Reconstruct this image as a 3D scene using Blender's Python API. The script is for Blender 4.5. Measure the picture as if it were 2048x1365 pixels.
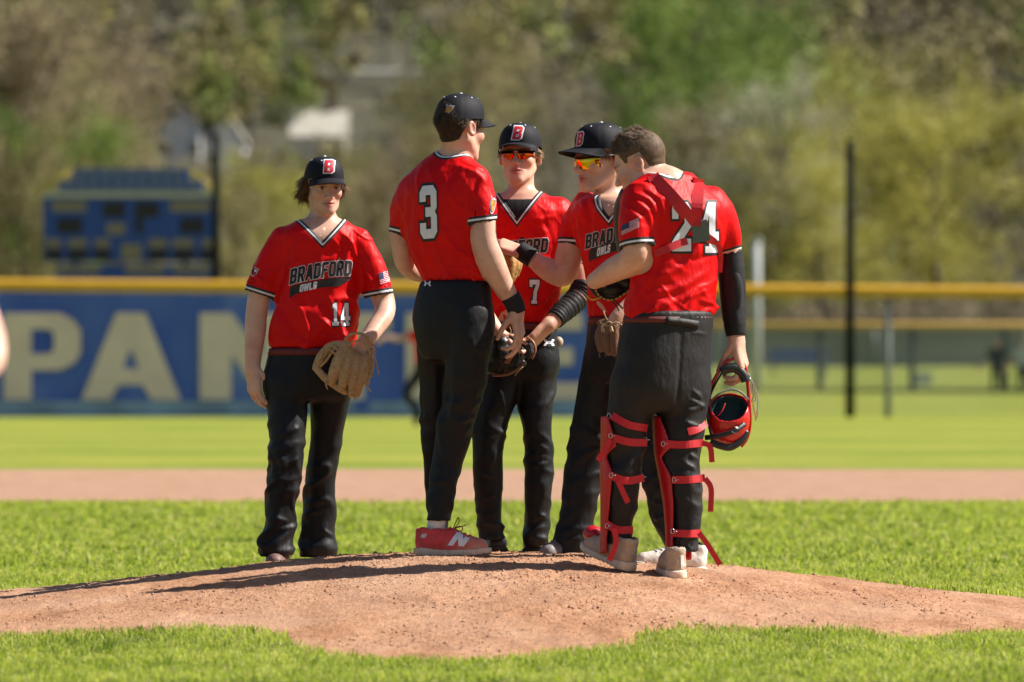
import bpy, bmesh, math, random
import numpy as np
from mathutils import Vector, Matrix
from mathutils.bvhtree import BVHTree
from mathutils.geometry import tessellate_polygon

ONLY = globals().get('ONLY')          # None builds everything
for _o in list(bpy.data.objects):
    bpy.data.objects.remove(_o)
scene = bpy.context.scene
COL = scene.collection
R = math.radians
rng = np.random.default_rng(7)
random.seed(7)

# ------------------------------------------------------------------ camera
FPX, CAMH, HORY = 11378.0, 1.04, 717.0      # focal length in photo pixels, eye height, horizon row
cam = bpy.data.cameras.new('camera')
cam_ob = bpy.data.objects.new('camera', cam)
COL.objects.link(cam_ob)
cam.sensor_width = 36.0
cam.lens = FPX / 2048 * 36.0
cam.clip_start, cam.clip_end = 0.5, 3000
cam_ob.location = (0, 0, CAMH)
cam_ob.rotation_euler = (math.pi / 2 + math.atan((HORY - 682.5) / FPX), 0, 0)
cam.dof.use_dof = True
cam.dof.focus_distance = 23.1
cam.dof.aperture_fstop = 3.3
scene.camera = cam_ob

# ------------------------------------------------------------------ daylight
SUN_EL, SUN_AZ = 44.0, 7.0                 # azimuth: degrees behind the picture plane, from the right
sdir = Vector((math.cos(R(SUN_EL)) * math.cos(R(SUN_AZ)), math.cos(R(SUN_EL)) * math.sin(R(SUN_AZ)), math.sin(R(SUN_EL))))
world = bpy.data.worlds.new('World')
scene.world = world
world.use_nodes = True
_nt = world.node_tree
_bg = _nt.nodes['Background']
_sky = _nt.nodes.new('ShaderNodeTexSky')
_sky.sky_type = 'NISHITA'
_sky.sun_disc = False
_sky.sun_elevation = R(SUN_EL)
_sky.sun_rotation = math.atan2(sdir.x, sdir.y)
_nt.links.new(_sky.outputs[0], _bg.inputs[0])
_bg.inputs[1].default_value = 0.05
sun = bpy.data.lights.new('sun', 'SUN')
sun.energy = 5.0
sun.angle = R(0.53)
sun.color = (1.0, 0.94, 0.84)
sun_ob = bpy.data.objects.new('sun', sun)
COL.objects.link(sun_ob)
sun_ob.rotation_euler = (-sdir).to_track_quat('-Z', 'Y').to_euler()
sun_ob.location = (20, 10, 30)
scene.view_settings.view_transform = 'Standard'
scene.view_settings.look = 'None'
scene.view_settings.exposure = 0.85
scene.view_settings.gamma = 1.0
scene.view_settings.use_curve_mapping = False
scene.render.engine = 'CYCLES'
scene.cycles.max_bounces = 6
scene.cycles.transparent_max_bounces = 8

def px(x, y, d):
    """the real-world point seen at photo pixel (x, y) when it stands d metres away"""
    return np.array([(x - 1024) * d / FPX, d, CAMH - (y - HORY) * d / FPX])

# ------------------------------------------------------------------ noise
_g = np.random.default_rng(3).normal(size=(256, 3))
_g /= np.linalg.norm(_g, axis=1)[:, None]
_perm = np.random.default_rng(5).permutation(256)
_perm = np.concatenate([_perm, _perm, _perm])
def pnoise(P):
    P = np.asarray(P, float)
    i = np.floor(P).astype(int)
    f = P - i
    i &= 255
    u = f * f * f * (f * (f * 6 - 15) + 10)
    out = 0
    for dx in (0, 1):
        for dy in (0, 1):
            for dz in (0, 1):
                h = _perm[_perm[_perm[i[:, 0] + dx] + i[:, 1] + dy] + i[:, 2] + dz] & 255
                g = _g[h]
                w = (u[:, 0] if dx else 1 - u[:, 0]) * (u[:, 1] if dy else 1 - u[:, 1]) * (u[:, 2] if dz else 1 - u[:, 2])
                out = out + w * (g[:, 0] * (f[:, 0] - dx) + g[:, 1] * (f[:, 1] - dy) + g[:, 2] * (f[:, 2] - dz))
    return out * 1.6
def fbm(P, o=3):
    P = np.asarray(P, float)
    s, a = 0, 1.0
    for k in range(o):
        s = s + a * pnoise(P * 2.0 ** k + 17.3 * k)
        a *= 0.5
    return s

# ------------------------------------------------------------------ objects
def tag(o, label=None, cat=None, group=None, kind=None):
    if label: o['label'] = label
    if cat: o['category'] = cat
    if group: o['group'] = group
    if kind: o['kind'] = kind
    return o
def np_mesh(name, V, F, mats=None, smooth=True, attrs=None, cols=None, mi=None):
    """V (n,3); F (m,k) integer array or a list of faces"""
    me = bpy.data.meshes.new(name)
    V = np.asarray(V, np.float32)
    if isinstance(F, np.ndarray):
        m, k = F.shape
        me.vertices.add(len(V)); me.vertices.foreach_set('co', V.ravel())
        me.loops.add(m * k); me.loops.foreach_set('vertex_index', F.astype(np.int32).ravel())
        me.polygons.add(m)
        me.polygons.foreach_set('loop_start', np.arange(0, m * k, k, dtype=np.int32))
        me.update(calc_edges=True)
    else:
        me.from_pydata([tuple(map(float, v)) for v in V], [], [tuple(map(int, f)) for f in F])
    me.polygons.foreach_set('use_smooth', np.full(len(me.polygons), bool(smooth)))
    for m_ in (mats or []):
        me.materials.append(m_)
    if mi is not None:
        me.polygons.foreach_set('material_index', np.asarray(mi, np.int32))
    for k_, a in (attrs or {}).items():
        at = me.attributes.new(k_, 'FLOAT', 'POINT'); at.data.foreach_set('value', np.asarray(a, np.float32))
    for k_, a in (cols or {}).items():
        at = me.attributes.new(k_, 'FLOAT_COLOR', 'POINT')
        a = np.asarray(a, np.float32)
        if a.shape[1] == 3: a = np.concatenate([a, np.ones((len(a), 1), np.float32)], 1)
        at.data.foreach_set('color', a.ravel())
    me.update()
    return me
def add(name, me, parent=None, loc=None):
    o = bpy.data.objects.new(name, me)
    COL.objects.link(o)
    if parent is not None: o.parent = parent
    if loc is not None: o.location = [float(c) for c in loc]
    return o
class MB:
    """collects small shapes into one mesh"""
    def __init__(s): s.V, s.F, s.M, s.n = [], [], [], 0
    def put(s, V, F, mi=0):
        V = np.asarray(V, float)
        s.V.append(V); s.F += [tuple(int(i) + s.n for i in f) for f in F]; s.M += [mi] * len(F); s.n += len(V)
        return s
    def box(s, c, size, rot=None, mi=0):
        c, h = np.asarray(c, float), np.asarray(size, float) / 2
        V = np.array([[x, y, z] for x in (-1, 1) for y in (-1, 1) for z in (-1, 1)]) * h
        if rot is not None: V = V @ np.asarray(rot).T
        return s.put(V + c, [(0, 1, 3, 2), (4, 6, 7, 5), (0, 4, 5, 1), (2, 3, 7, 6), (0, 2, 6, 4), (1, 5, 7, 3)], mi)
    def tube(s, pts, rad, seg=6, mi=0, caps=True, closed=False, flat=1.0, up=None):
        V, F = tube_geo(pts, rad, seg, caps, closed, flat, up)
        return s.put(V, F, mi)
    def ball(s, c, r, u=8, v=6, mi=0):
        r = np.broadcast_to(np.asarray(r, float), (3,))
        V = [[0, 0, 1]] + [[math.sin(math.pi * i / v) * math.cos(2 * math.pi * j / u), math.sin(math.pi * i / v) * math.sin(2 * math.pi * j / u), math.cos(math.pi * i / v)] for i in range(1, v) for j in range(u)] + [[0, 0, -1]]
        F = [(0, 1 + j, 1 + (j + 1) % u) for j in range(u)]
        for i in range(v - 2):
            for j in range(u):
                a = 1 + i * u
                F.append((a + j, a + u + j, a + u + (j + 1) % u, a + (j + 1) % u))
        e = 1 + (v - 1) * u; a = 1 + (v - 2) * u
        F += [(e, a + (j + 1) % u, a + j) for j in range(u)]
        return s.put(np.array(V) * r + np.asarray(c, float), F, mi)
    def mesh(s, name, mats, smooth=True):
        return np_mesh(name, np.concatenate(s.V), s.F, mats, smooth, mi=s.M)
def tube_geo(pts, rad, seg=6, caps=True, closed=False, flat=1.0, up=None):
    pts = np.asarray(pts, float); n = len(pts)
    rad = np.broadcast_to(np.asarray(rad, float), (n,))
    T = np.gradient(pts, axis=0) if not closed else (np.roll(pts, -1, 0) - np.roll(pts, 1, 0))
    T /= np.linalg.norm(T, axis=1)[:, None] + 1e-12
    ref = np.array([0, 0, 1.0]) if up is None else np.asarray(up, float)
    if ref.ndim == 1 and abs(T[0] @ ref) > 0.95 and up is None: ref = np.array([1.0, 0, 0])
    V = []
    U = None
    for i in range(n):
        r0 = ref if ref.ndim == 1 else ref[i]
        u = (r0 - T[i] * (r0 @ T[i])) if (U is None or up is not None) else (U - T[i] * (U @ T[i]))
        u /= np.linalg.norm(u) + 1e-12; U = u
        w = np.cross(T[i], u)
        for j in range(seg):
            a = 2 * math.pi * j / seg
            V.append(pts[i] + rad[i] * (math.cos(a) * u * flat + math.sin(a) * w))
    F = []
    for i in range(n if closed else n - 1):
        for j in range(seg):
            a, b = i * seg, ((i + 1) % n) * seg
            F.append((a + j, a + (j + 1) % seg, b + (j + 1) % seg, b + j))
    if caps and not closed:
        F.append(tuple(range(seg))[::-1]); F.append(tuple((n - 1) * seg + j for j in range(seg)))
    return np.array(V), F
def crom(P, per=5, closed=False):
    """Catmull-Rom through the rows of P"""
    P = np.asarray(P, float); n = len(P)
    if n < 3 and not closed:
        t = np.linspace(0, 1, per + 1)[:, None]
        return P[0] * (1 - t) + P[-1] * t
    out = []
    for i in range(n if closed else n - 1):
        p1, p2 = P[i], P[(i + 1) % n]
        p0 = P[i - 1] if (i > 0 or closed) else 2 * p1 - p2
        p3 = P[(i + 2) % n] if (i + 2 < n or closed) else 2 * p2 - p1
        for k in range(per):
            t = k / per
            out.append(0.5 * (2 * p1 + (p2 - p0) * t + (2 * p0 - 5 * p1 + 4 * p2 - p3) * t * t + (3 * p1 - p0 - 3 * p2 + p3) * t ** 3))
    if not closed: out.append(P[-1])
    return np.array(out)

# ------------------------------------------------------------------ materials
MATS = {}
class NT:
    def __init__(s, name):
        s.m = bpy.data.materials.new(name); s.m.use_nodes = True
        s.t = s.m.node_tree; s.b = s.t.nodes['Principled BSDF']; s.out = s.t.nodes['Material Output']
    def n(s, typ, **kw):
        nd = s.t.nodes.new('ShaderNode' + typ)
        for k, v in kw.items():
            if k.startswith('i_'):
                nd.inputs[int(k[2:])].default_value = v
            else: setattr(nd, k, v)
        return nd
    def l(s, a, b): s.t.links.new(a, b)
    def set(s, **kw):
        for k, v in kw.items():
            nm = {'col': 'Base Color', 'rough': 'Roughness', 'metal': 'Metallic', 'spec': 'Specular IOR Level', 'sheen': 'Sheen Weight', 'sss': 'Subsurface Weight', 'coat': 'Coat Weight'}[k]
            s.b.inputs[nm].default_value = (*v, 1) if isinstance(v, tuple) else v
        return s
    def coord(s, kind='Object'):
        return s.n('TexCoord').outputs[kind]
    def noise(s, scale, detail=4, rough=.55, vec=None, kind='Object', stretch=None):
        nz = s.n('TexNoise'); nz.inputs['Scale'].default_value = scale; nz.inputs['Detail'].default_value = detail; nz.inputs['Roughness'].default_value = rough
        v = vec if vec is not None else s.coord(kind)
        if stretch is not None:
            mp = s.n('Mapping'); mp.inputs['Scale'].default_value = stretch; s.l(v, mp.inputs[0]); v = mp.outputs[0]
        s.l(v, nz.inputs['Vector'])
        return nz.outputs['Fac']
    def ramp(s, fac, stops, interp='LINEAR'):
        r = s.n('ValToRGB'); r.color_ramp.interpolation = interp
        el = r.color_ramp.elements
        while len(el) < len(stops): el.new(0.5)
        for e, (p, c) in zip(el, stops): e.position = p; e.color = (*c, 1)
        s.l(fac, r.inputs[0]); return r.outputs[0]
    def mix(s, fac, a, b, mode='MIX'):
        m = s.n('Mix', data_type='RGBA', blend_type=mode)
        for sock, v in ((m.inputs[0], fac), (m.inputs[6], a), (m.inputs[7], b)):
            if isinstance(v, (int, float)): sock.default_value = v
            elif isinstance(v, tuple): sock.default_value = (*v, 1)
            else: s.l(v, sock)
        return m.outputs[2]
    def bump(s, h, strength=.3, dist=.01):
        b = s.n('Bump'); b.inputs['Strength'].default_value = strength; b.inputs['Distance'].default_value = dist
        s.l(h, b.inputs['Height']); s.l(b.outputs[0], s.b.inputs['Normal']); return s
    def color(s, sock): s.l(sock, s.b.inputs['Base Color']); return s
    def attr(s, name): return s.n('Attribute', attribute_name=name)
def simple(name, col, rough=.6, var=.18, scale=30, bump=0, bscale=80, **kw):
    """a plain material with a little grain in colour and relief"""
    if name in MATS: return MATS[name]
    t = NT(name).set(rough=rough, **kw)
    f = t.noise(scale, 4)
    lo = tuple(c * (1 - var) for c in col); hi = tuple(min(1, c * (1 + var)) for c in col)
    t.color(t.ramp(f, [(.25, lo), (.75, hi)]))
    if bump: t.bump(t.noise(bscale, 3), bump, .004)
    MATS[name] = t.m
    return t.m
# ------------------------------------------------------------------ solid modelling on a voxel grid
class Chain:
    """a limb: round cones through points with radii"""
    def __init__(s, pts, rad, per=4, smooth=True):
        Q = np.concatenate([np.asarray(pts, float), np.asarray(rad, float)[:, None]], 1)
        if smooth and len(Q) > 2: Q = crom(Q, per)
        s.p, s.r = Q[:, :3], np.maximum(Q[:, 3], .002)
        s.lo, s.hi = (s.p - s.r[:, None]).min(0), (s.p + s.r[:, None]).max(0)
    def ev(s, P):
        d = np.full(len(P), 1e3, np.float32)
        X, Y, Z = (np.ascontiguousarray(P[:, i], np.float32) for i in range(3))
        for i in range(len(s.p) - 1):
            a, b = s.p[i].astype(np.float32), s.p[i + 1].astype(np.float32)
            ab = b - a; L = float(ab @ ab) + 1e-9
            x, y, z = X - a[0], Y - a[1], Z - a[2]
            t = (x * ab[0] + y * ab[1] + z * ab[2]) * np.float32(1 / L)
            np.clip(t, 0, 1, out=t)
            x -= t * ab[0]; y -= t * ab[1]; z -= t * ab[2]
            np.minimum(d, np.sqrt(x * x + y * y + z * z) - (np.float32(s.r[i]) + t * np.float32(s.r[i + 1] - s.r[i])), out=d)
        return d
class Ell:
    def __init__(s, c, r, M=None):
        s.c, s.r = np.asarray(c, float), np.asarray(r, float)
        s.M = np.eye(3) if M is None else np.asarray(M, float)       # columns = axes
        e = np.abs(s.M) @ s.r
        s.lo, s.hi = s.c - e, s.c + e
    def ev(s, P):
        q = (P - s.c.astype(np.float32)) @ (s.M / s.r).astype(np.float32)
        x, y, z = q[:, 0], q[:, 1], q[:, 2]
        r = (1 / s.r).astype(np.float32)
        a = np.sqrt(x * x + y * y + z * z); b = np.sqrt((x * r[0]) ** 2 + (y * r[1]) ** 2 + (z * r[2]) ** 2) + 1e-6
        return a * (a - 1) / b
class Loft:
    """horizontal superellipse sections: rows (z, cx, cy, a, b, yaw)"""
    def __init__(s, rows, n=2.3, rnd=.012, per=6):
        K = np.array(sorted(rows), float)
        K = crom(K, per)
        s.K, s.n, s.rnd = K, n, rnd
        m = np.maximum(K[:, 3], K[:, 4])
        s.lo = np.array([(K[:, 1] - m).min(), (K[:, 2] - m).min(), K[0, 0]])
        s.hi = np.array([(K[:, 1] + m).max(), (K[:, 2] + m).max(), K[-1, 0]])
        s.sl = np.abs(np.gradient(K[:, 3], K[:, 0]))
    def frame(s, z):
        K = s.K
        return [np.interp(z, K[:, 0], K[:, i]) for i in range(1, 6)]
    def ev(s, P):
        z = P[:, 2]
        cx, cy, a, b, yw = s.frame(z)
        x, y = P[:, 0] - cx, P[:, 1] - cy
        c, si = np.cos(yw), np.sin(yw)
        u, v = (c * x + si * y) / a, (-si * x + c * y) / b
        q = (np.abs(u) ** s.n + np.abs(v) ** s.n) ** (1 / s.n)
        sl = np.interp(z, s.K[:, 0], s.sl)
        d = (q - 1) * np.minimum(a, b) / np.sqrt(1 + np.minimum(sl, 4) ** 2)
        e = np.maximum(s.K[0, 0] - z, z - s.K[-1, 0])
        r = s.rnd
        d, e = d + r, e + r
        return np.minimum(np.maximum(d, e), 0) + np.sqrt(np.maximum(d, 0) ** 2 + np.maximum(e, 0) ** 2) - r
class Fn:
    def __init__(s, f, lo, hi): s.ev, s.lo, s.hi = f, np.asarray(lo, float), np.asarray(hi, float)
def half(pt, nrm, lo, hi):
    """half-space behind the plane (negative where (p-pt).n > 0 is cut by 's')"""
    pt, nrm = np.asarray(pt, float), np.asarray(nrm, float) / np.linalg.norm(nrm)
    return Fn(lambda P: -((P - pt) @ nrm), lo, hi)
def sd_eval(model, P, h=.004, d0=None):
    P = np.asarray(P, np.float32)
    d = np.full(len(P), 9.0, np.float32)
    for op, pr, k in model:
        m = k + 9 * h
        lo_, hi_ = (pr.lo - m).astype(np.float32), (pr.hi + m).astype(np.float32)
        idx = np.nonzero((P[:, 2] >= lo_[2]) & (P[:, 2] <= hi_[2]))[0]
        Pi = P[idx]
        idx = idx[(Pi[:, 0] >= lo_[0]) & (Pi[:, 0] <= hi_[0]) & (Pi[:, 1] >= lo_[1]) & (Pi[:, 1] <= hi_[1])]
        if not len(idx): continue
        v = pr.ev(P[idx]).astype(np.float32)
        c = d[idx]
        if op == 'u':
            if k > 0:
                t = np.maximum(k - np.abs(c - v), 0) / k
                d[idx] = np.minimum(c, v) - t * t * k * .25
            else: d[idx] = np.minimum(c, v)
        elif op == 's':
            v = -v
            if k > 0:
                t = np.maximum(k - np.abs(c - v), 0) / k
                d[idx] = np.maximum(c, v) + t * t * k * .25
            else: d[idx] = np.maximum(c, v)
        elif op == 'a':
            d[idx] = c + v
    return d
def sd_mesh(model, h=.005, relax=1):
    us = [p for op, p, k in model if op == 'u']
    lo = np.min([p.lo for p in us], 0) - 4 * h; hi = np.max([p.hi for p in us], 0) + 4 * h
    C = 4
    nc = np.ceil((hi - lo) / (C * h)).astype(int) + 1
    ii = np.stack(np.meshgrid(*[np.arange(k) for k in nc], indexing='ij'), -1).reshape(-1, 3)
    dc = sd_eval(model, lo + (ii + .5) * C * h, C * h)
    act = np.abs(dc) < 6.2 * h
    V = np.repeat(np.repeat(np.repeat(np.where(dc > 0, 1., -1.).astype(np.float32).reshape(nc), C, 0), C, 1), C, 2)
    V = np.pad(V, ((0, 1), (0, 1), (0, 1)), mode='edge')
    ac = ii[act]
    off = np.stack(np.meshgrid(*[np.arange(C + 1)] * 3, indexing='ij'), -1).reshape(-1, 3)
    g = (ac[:, None, :] * C + off[None]).reshape(-1, 3)
    flat = np.unique(np.ravel_multi_index(g.T, V.shape))
    g = np.stack(np.unravel_index(flat, V.shape), 1)
    vals = sd_eval(model, lo + g * h, h)
    vals[np.abs(vals) < 1e-7] = 1e-7
    V.ravel()[flat] = vals
    S = V < 0
    cells = np.zeros(np.array(V.shape) - 1, np.int8)
    sh = cells.shape
    for a in (0, 1):
        for b in (0, 1):
            for c in (0, 1):
                cells += S[a:a + sh[0], b:b + sh[1], c:c + sh[2]]
    A = np.argwhere((cells > 0) & (cells < 8))
    idx = np.full(sh, -1, np.int32)
    idx[tuple(A.T)] = np.arange(len(A))
    cor = np.array([[a, b, c] for a in (0, 1) for b in (0, 1) for c in (0, 1)])
    cv = np.stack([V[tuple((A + o).T)] for o in cor], 1)
    acc = np.zeros((len(A), 3)); cnt = np.zeros(len(A))
    for i in range(8):
        for j in range(i + 1, 8):
            if np.abs(cor[i] - cor[j]).sum() != 1: continue
            m = (cv[:, i] < 0) != (cv[:, j] < 0)
            t = cv[m, i] / (cv[m, i] - cv[m, j])
            acc[m] += cor[i] + t[:, None] * (cor[j] - cor[i]); cnt[m] += 1
    P = lo + (A + acc / cnt[:, None]) * h
    Q = []
    for ax in range(3):
        o1, o2 = [(1, 2), (2, 0), (0, 1)][ax]
        sl = [slice(None)] * 3; sr = [slice(None)] * 3
        sl[ax], sr[ax] = slice(0, -1), slice(1, None)
        E = np.argwhere(S[tuple(sl)] != S[tuple(sr)])
        E = E[(E[:, o1] > 0) & (E[:, o2] > 0) & (E[:, o1] < sh[o1]) & (E[:, o2] < sh[o2])]
        if not len(E): continue
        neg = S[tuple(E.T)]
        d1, d2 = np.eye(3, dtype=int)[o1], np.eye(3, dtype=int)[o2]
        q = np.stack([idx[tuple((E - d1 - d2).T)], idx[tuple((E - d2).T)], idx[tuple(E.T)], idx[tuple((E - d1).T)]], 1)
        q[~neg] = q[~neg][:, ::-1]
        Q.append(q)
    Q = np.concatenate(Q)
    Q = Q[(Q >= 0).all(1)]
    for _ in range(relax): P = lap(P, Q, .5)
    return P, Q
def lap(P, Q, w=.5):
    n = len(P); k = Q.shape[1]
    s = np.zeros((n, 3)); c = np.zeros(n)
    for i in range(k):
        a, b = Q[:, i], Q[:, (i + 1) % k]
        for x in range(3):
            s[:, x] += np.bincount(a, P[b, x], n) + np.bincount(b, P[a, x], n)
        c += np.bincount(a, minlength=n) + np.bincount(b, minlength=n)
    return P + w * (s / np.maximum(c, 1)[:, None] - P)
def vnorm(P, Q):
    if Q.shape[1] > 3: n = np.cross(P[Q[:, 2]] - P[Q[:, 0]], P[Q[:, 3]] - P[Q[:, 1]])
    else: n = np.cross(P[Q[:, 1]] - P[Q[:, 0]], P[Q[:, 2]] - P[Q[:, 0]])
    N = np.zeros_like(P)
    for i in range(Q.shape[1]):
        for x in range(3): N[:, x] += np.bincount(Q[:, i], n[:, x], len(P))
    return N / (np.linalg.norm(N, axis=1)[:, None] + 1e-12)
def tri(Q): return np.concatenate([Q[:, [0, 1, 2]], Q[:, [0, 2, 3]]])
def compact(P, T, ex):
    u, inv = np.unique(T, return_inverse=True)
    return P[u], inv.reshape(T.shape), [e[u] for e in ex]
def cut_at(P, T, f, ex=()):
    """split triangles along f = 0 -> (mesh with f<0, mesh with f>=0); ex = per-vertex arrays carried along"""
    ex = list(ex); neg = f < 0
    nn = neg[T].sum(1)
    inside, outside = [T[nn == 3]], [T[nn == 0]]
    X = T[(nn == 1) | (nn == 2)]
    if len(X):
        one = nn[(nn == 1) | (nn == 2)] == 1
        ng = neg[X]
        lone = np.where(one, np.argmax(ng, 1), np.argmax(~ng, 1))
        r = np.arange(len(X))
        a, b, c = X[r, lone], X[r, (lone + 1) % 3], X[r, (lone + 2) % 3]
        n0 = len(P)
        ta = (f[a] / (f[a] - f[b]))[:, None]; tc = (f[a] / (f[a] - f[c]))[:, None]
        P = np.concatenate([P, P[a] + ta * (P[b] - P[a]), P[a] + tc * (P[c] - P[a])])
        ex = [np.concatenate([e, e[a] + ta[:, 0] * (e[b] - e[a]), e[a] + tc[:, 0] * (e[c] - e[a])]) for e in ex]
        ib, ic = n0 + r, n0 + len(X) + r
        t1 = np.stack([a, ib, ic], 1); t2 = np.concatenate([np.stack([ib, b, c], 1), np.stack([ib, c, ic], 1)])
        o2 = np.concatenate([one, one])
        inside += [t1[one], t2[~o2]]; outside += [t1[~one], t2[o2]]
    return compact(P, np.concatenate(inside), ex), compact(P, np.concatenate(outside), ex)

# ------------------------------------------------------------------ lettering
def cf(x0, y0, x1, y1, c=.1):
    return [(x0 + c, y0), (x1 - c, y0), (x1, y0 + c), (x1, y1 - c), (x1 - c, y1), (x0 + c, y1), (x0, y1 - c), (x0, y0 + c)]
GL = {
 'B': (.64, [[(0, 0), (.5, 0), (.64, .13), (.64, .42), (.56, .5), (.64, .58), (.64, .87), (.5, 1), (0, 1)], [(.22, .18), (.22, .41), (.42, .41), (.42, .18)], [(.22, .59), (.22, .82), (.42, .82), (.42, .59)]]),
 'R': (.66, [[(0, 0), (.22, 0), (.22, .36), (.3, .36), (.43, 0), (.66, 0), (.5, .4), (.64, .52), (.64, .87), (.5, 1), (0, 1)], [(.22, .54), (.22, .82), (.42, .82), (.42, .54)]]),
 'A': (.68, [[(0, 0), (.21, 0), (.245, .2), (.435, .2), (.47, 0), (.68, 0), (.48, 1), (.2, 1)], [(.275, .37), (.335, .78), (.345, .78), (.405, .37)]]),
 'a': (.68, [[(0, 0), (.2, 0), (.26, .17), (.42, .17), (.48, 0), (.68, 0), (.44, 1), (.24, 1)], [(.285, .36), (.33, .56), (.35, .56), (.395, .36)]]),
 'D': (.64, [[(0, 0), (.49, 0), (.64, .15), (.64, .85), (.49, 1), (0, 1)], [(.22, .18), (.22, .82), (.38, .82), (.42, .77), (.42, .23), (.38, .18)]]),
 'F': (.6, [[(0, 0), (.22, 0), (.22, .4), (.5, .4), (.5, .58), (.22, .58), (.22, .82), (.6, .82), (.6, 1), (0, 1)]]),
 'O': (.64, [cf(0, 0, .64, 1, .14), cf(.22, .18, .42, .82, .04)[::-1]]),
 'W': (.9, [[(.14, 0), (.36, 0), (.45, .5), (.54, 0), (.76, 0), (.9, 1), (.69, 1), (.63, .4), (.54, .95), (.36, .95), (.27, .4), (.21, 1), (0, 1)]]),
 'L': (.56, [[(0, 0), (.56, 0), (.56, .2), (.22, .2), (.22, 1), (0, 1)]]),
 'S': (.62, [[(.12, 0), (.5, 0), (.62, .12), (.62, .46), (.5, .58), (.22, .6), (.22, .82), (.4, .82), (.4, .7), (.62, .7), (.62, .88), (.5, 1), (.12, 1), (0, .88), (0, .54), (.12, .42), (.4, .4), (.4, .18), (.22, .18), (.22, .32), (0, .32), (0, .12)]]),
 'P': (.64, [[(0, 0), (.24, 0), (.24, .34), (.48, .34), (.6, .42), (.66, .54), (.66, .8), (.6, .92), (.48, 1), (0, 1)], [(.24, .53), (.24, .81), (.39, .81), (.43, .76), (.43, .58), (.39, .53)]]),
 'N': (.72, [[(0, 0), (.24, 0), (.24, .52), (.48, 0), (.72, 0), (.72, 1), (.48, 1), (.48, .5), (.24, 1), (0, 1)]]),
 'T': (.64, [[(.2, 0), (.44, 0), (.44, .8), (.64, .8), (.64, 1), (0, 1), (0, .8), (.2, .8)]]),
 'H': (.7, [[(0, 0), (.24, 0), (.24, .4), (.46, .4), (.46, 0), (.7, 0), (.7, 1), (.46, 1), (.46, .6), (.24, .6), (.24, 1), (0, 1)]]),
 'E': (.6, [[(0, 0), (.6, 0), (.6, .2), (.24, .2), (.24, .4), (.52, .4), (.52, .6), (.24, .6), (.24, .8), (.6, .8), (.6, 1), (0, 1)]]),
 '1': (.5, [[(.02, 0), (.5, 0), (.5, .15), (.38, .15), (.38, 1), (.2, 1), (.02, .9), (.02, .76), (.14, .76), (.14, .15), (.02, .15)]]),
 '2': (.64, [[(0, 0), (.64, 0), (.64, .26), (.5, .26), (.5, .18), (.3, .18), (.64, .5), (.64, .88), (.52, 1), (.12, 1), (0, .88), (0, .66), (.22, .66), (.22, .82), (.42, .82), (.42, .58), (0, .2)]]),
 '3': (.62, [[(.12, 0), (.5, 0), (.62, .12), (.62, .42), (.55, .5), (.62, .58), (.62, .88), (.5, 1), (.12, 1), (0, .88), (0, .7), (.22, .7), (.22, .82), (.4, .82), (.4, .59), (.2, .59), (.2, .41), (.4, .41), (.4, .18), (.22, .18), (.22, .3), (0, .3), (0, .12)]]),
 '4': (.68, [[(.2, 0), (.64, 0), (.64, .13), (.56, .13), (.56, .24), (.68, .24), (.68, .42), (.56, .42), (.56, 1), (.3, 1), (0, .42), (0, .24), (.34, .24), (.34, .13), (.2, .13)], [(.19, .42), (.34, .74), (.34, .42)]]),
 '7': (.6, [[(.08, 0), (.42, 0), (.42, .14), (.38, .14), (.44, .5), (.6, .8), (.6, 1), (0, 1), (0, .7), (.18, .7), (.18, .8), (.38, .8), (.22, .5), (.16, .14), (.08, .14)]]),
}
def area2(L): return sum(L[i][0] * L[(i + 1) % len(L)][1] - L[(i + 1) % len(L)][0] * L[i][1] for i in range(len(L)))
def offset_loop(L, w):
    n = len(L); out = []
    for i in range(n):
        p0, p1, p2 = (np.array(L[j % n], float) for j in (i - 1, i, i + 1))
        e1, e2 = p1 - p0, p2 - p1
        e1 /= np.linalg.norm(e1) + 1e-9; e2 /= np.linalg.norm(e2) + 1e-9
        n1, n2 = np.array([e1[1], -e1[0]]), np.array([e2[1], -e2[0]])
        m = n1 + n2; m /= max(m @ m / 2, .35)
        out.append(tuple(p1 + m * w))
    return out
def text_loops(txt, gap=.09, shear=0.0, w=0.0):
    """list of glyphs, each a list of loops in units of the letter height"""
    x, out = 0.0, []
    for ch in txt:
        wd, loops = GL[ch]
        g = []
        for i, L in enumerate(loops):
            if (area2(L) > 0) != (i == 0): L = L[::-1]
            L = [(a + x, b) for a, b in L]
            if w: L = offset_loop(L, w)
            g.append([(a + shear * b, b) for a, b in L])
        out.append(g); x += wd + gap
    return out, x - gap
def fill_loops(loops, cell):
    """triangulate loops (first = outline) and cut along a grid so it can follow a curved surface"""
    bm = bmesh.new()
    pts = [Vector((a, b, 0)) for L in loops for a, b in L]
    vs = [bm.verts.new(p) for p in pts]
    for t in tessellate_polygon([[Vector((a, b, 0)) for a, b in L] for L in loops]):
        try: bm.faces.new([vs[i] for i in t])
        except ValueError: pass
    for ax in (0, 1):
        lo = min(p[ax] for p in pts); hi = max(p[ax] for p in pts)
        st = cell[ax]
        c = lo + st
        while c < hi:
            co = [0, 0, 0]; co[ax] = c; no = [0, 0, 0]; no[ax] = 1
            bmesh.ops.bisect_plane(bm, geom=bm.verts[:] + bm.edges[:] + bm.faces[:], plane_co=co, plane_no=no)
            c += st
    bm.verts.index_update()
    V = np.array([v.co[:2] for v in bm.verts]); F = [[v.index for v in f.verts] for f in bm.faces]
    bm.free()
    return V, F
def bvh_of(P, F): return BVHTree.FromPolygons([tuple(p) for p in P], [tuple(f) for f in F])
CAM = Vector((0, 0, CAMH))
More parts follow.
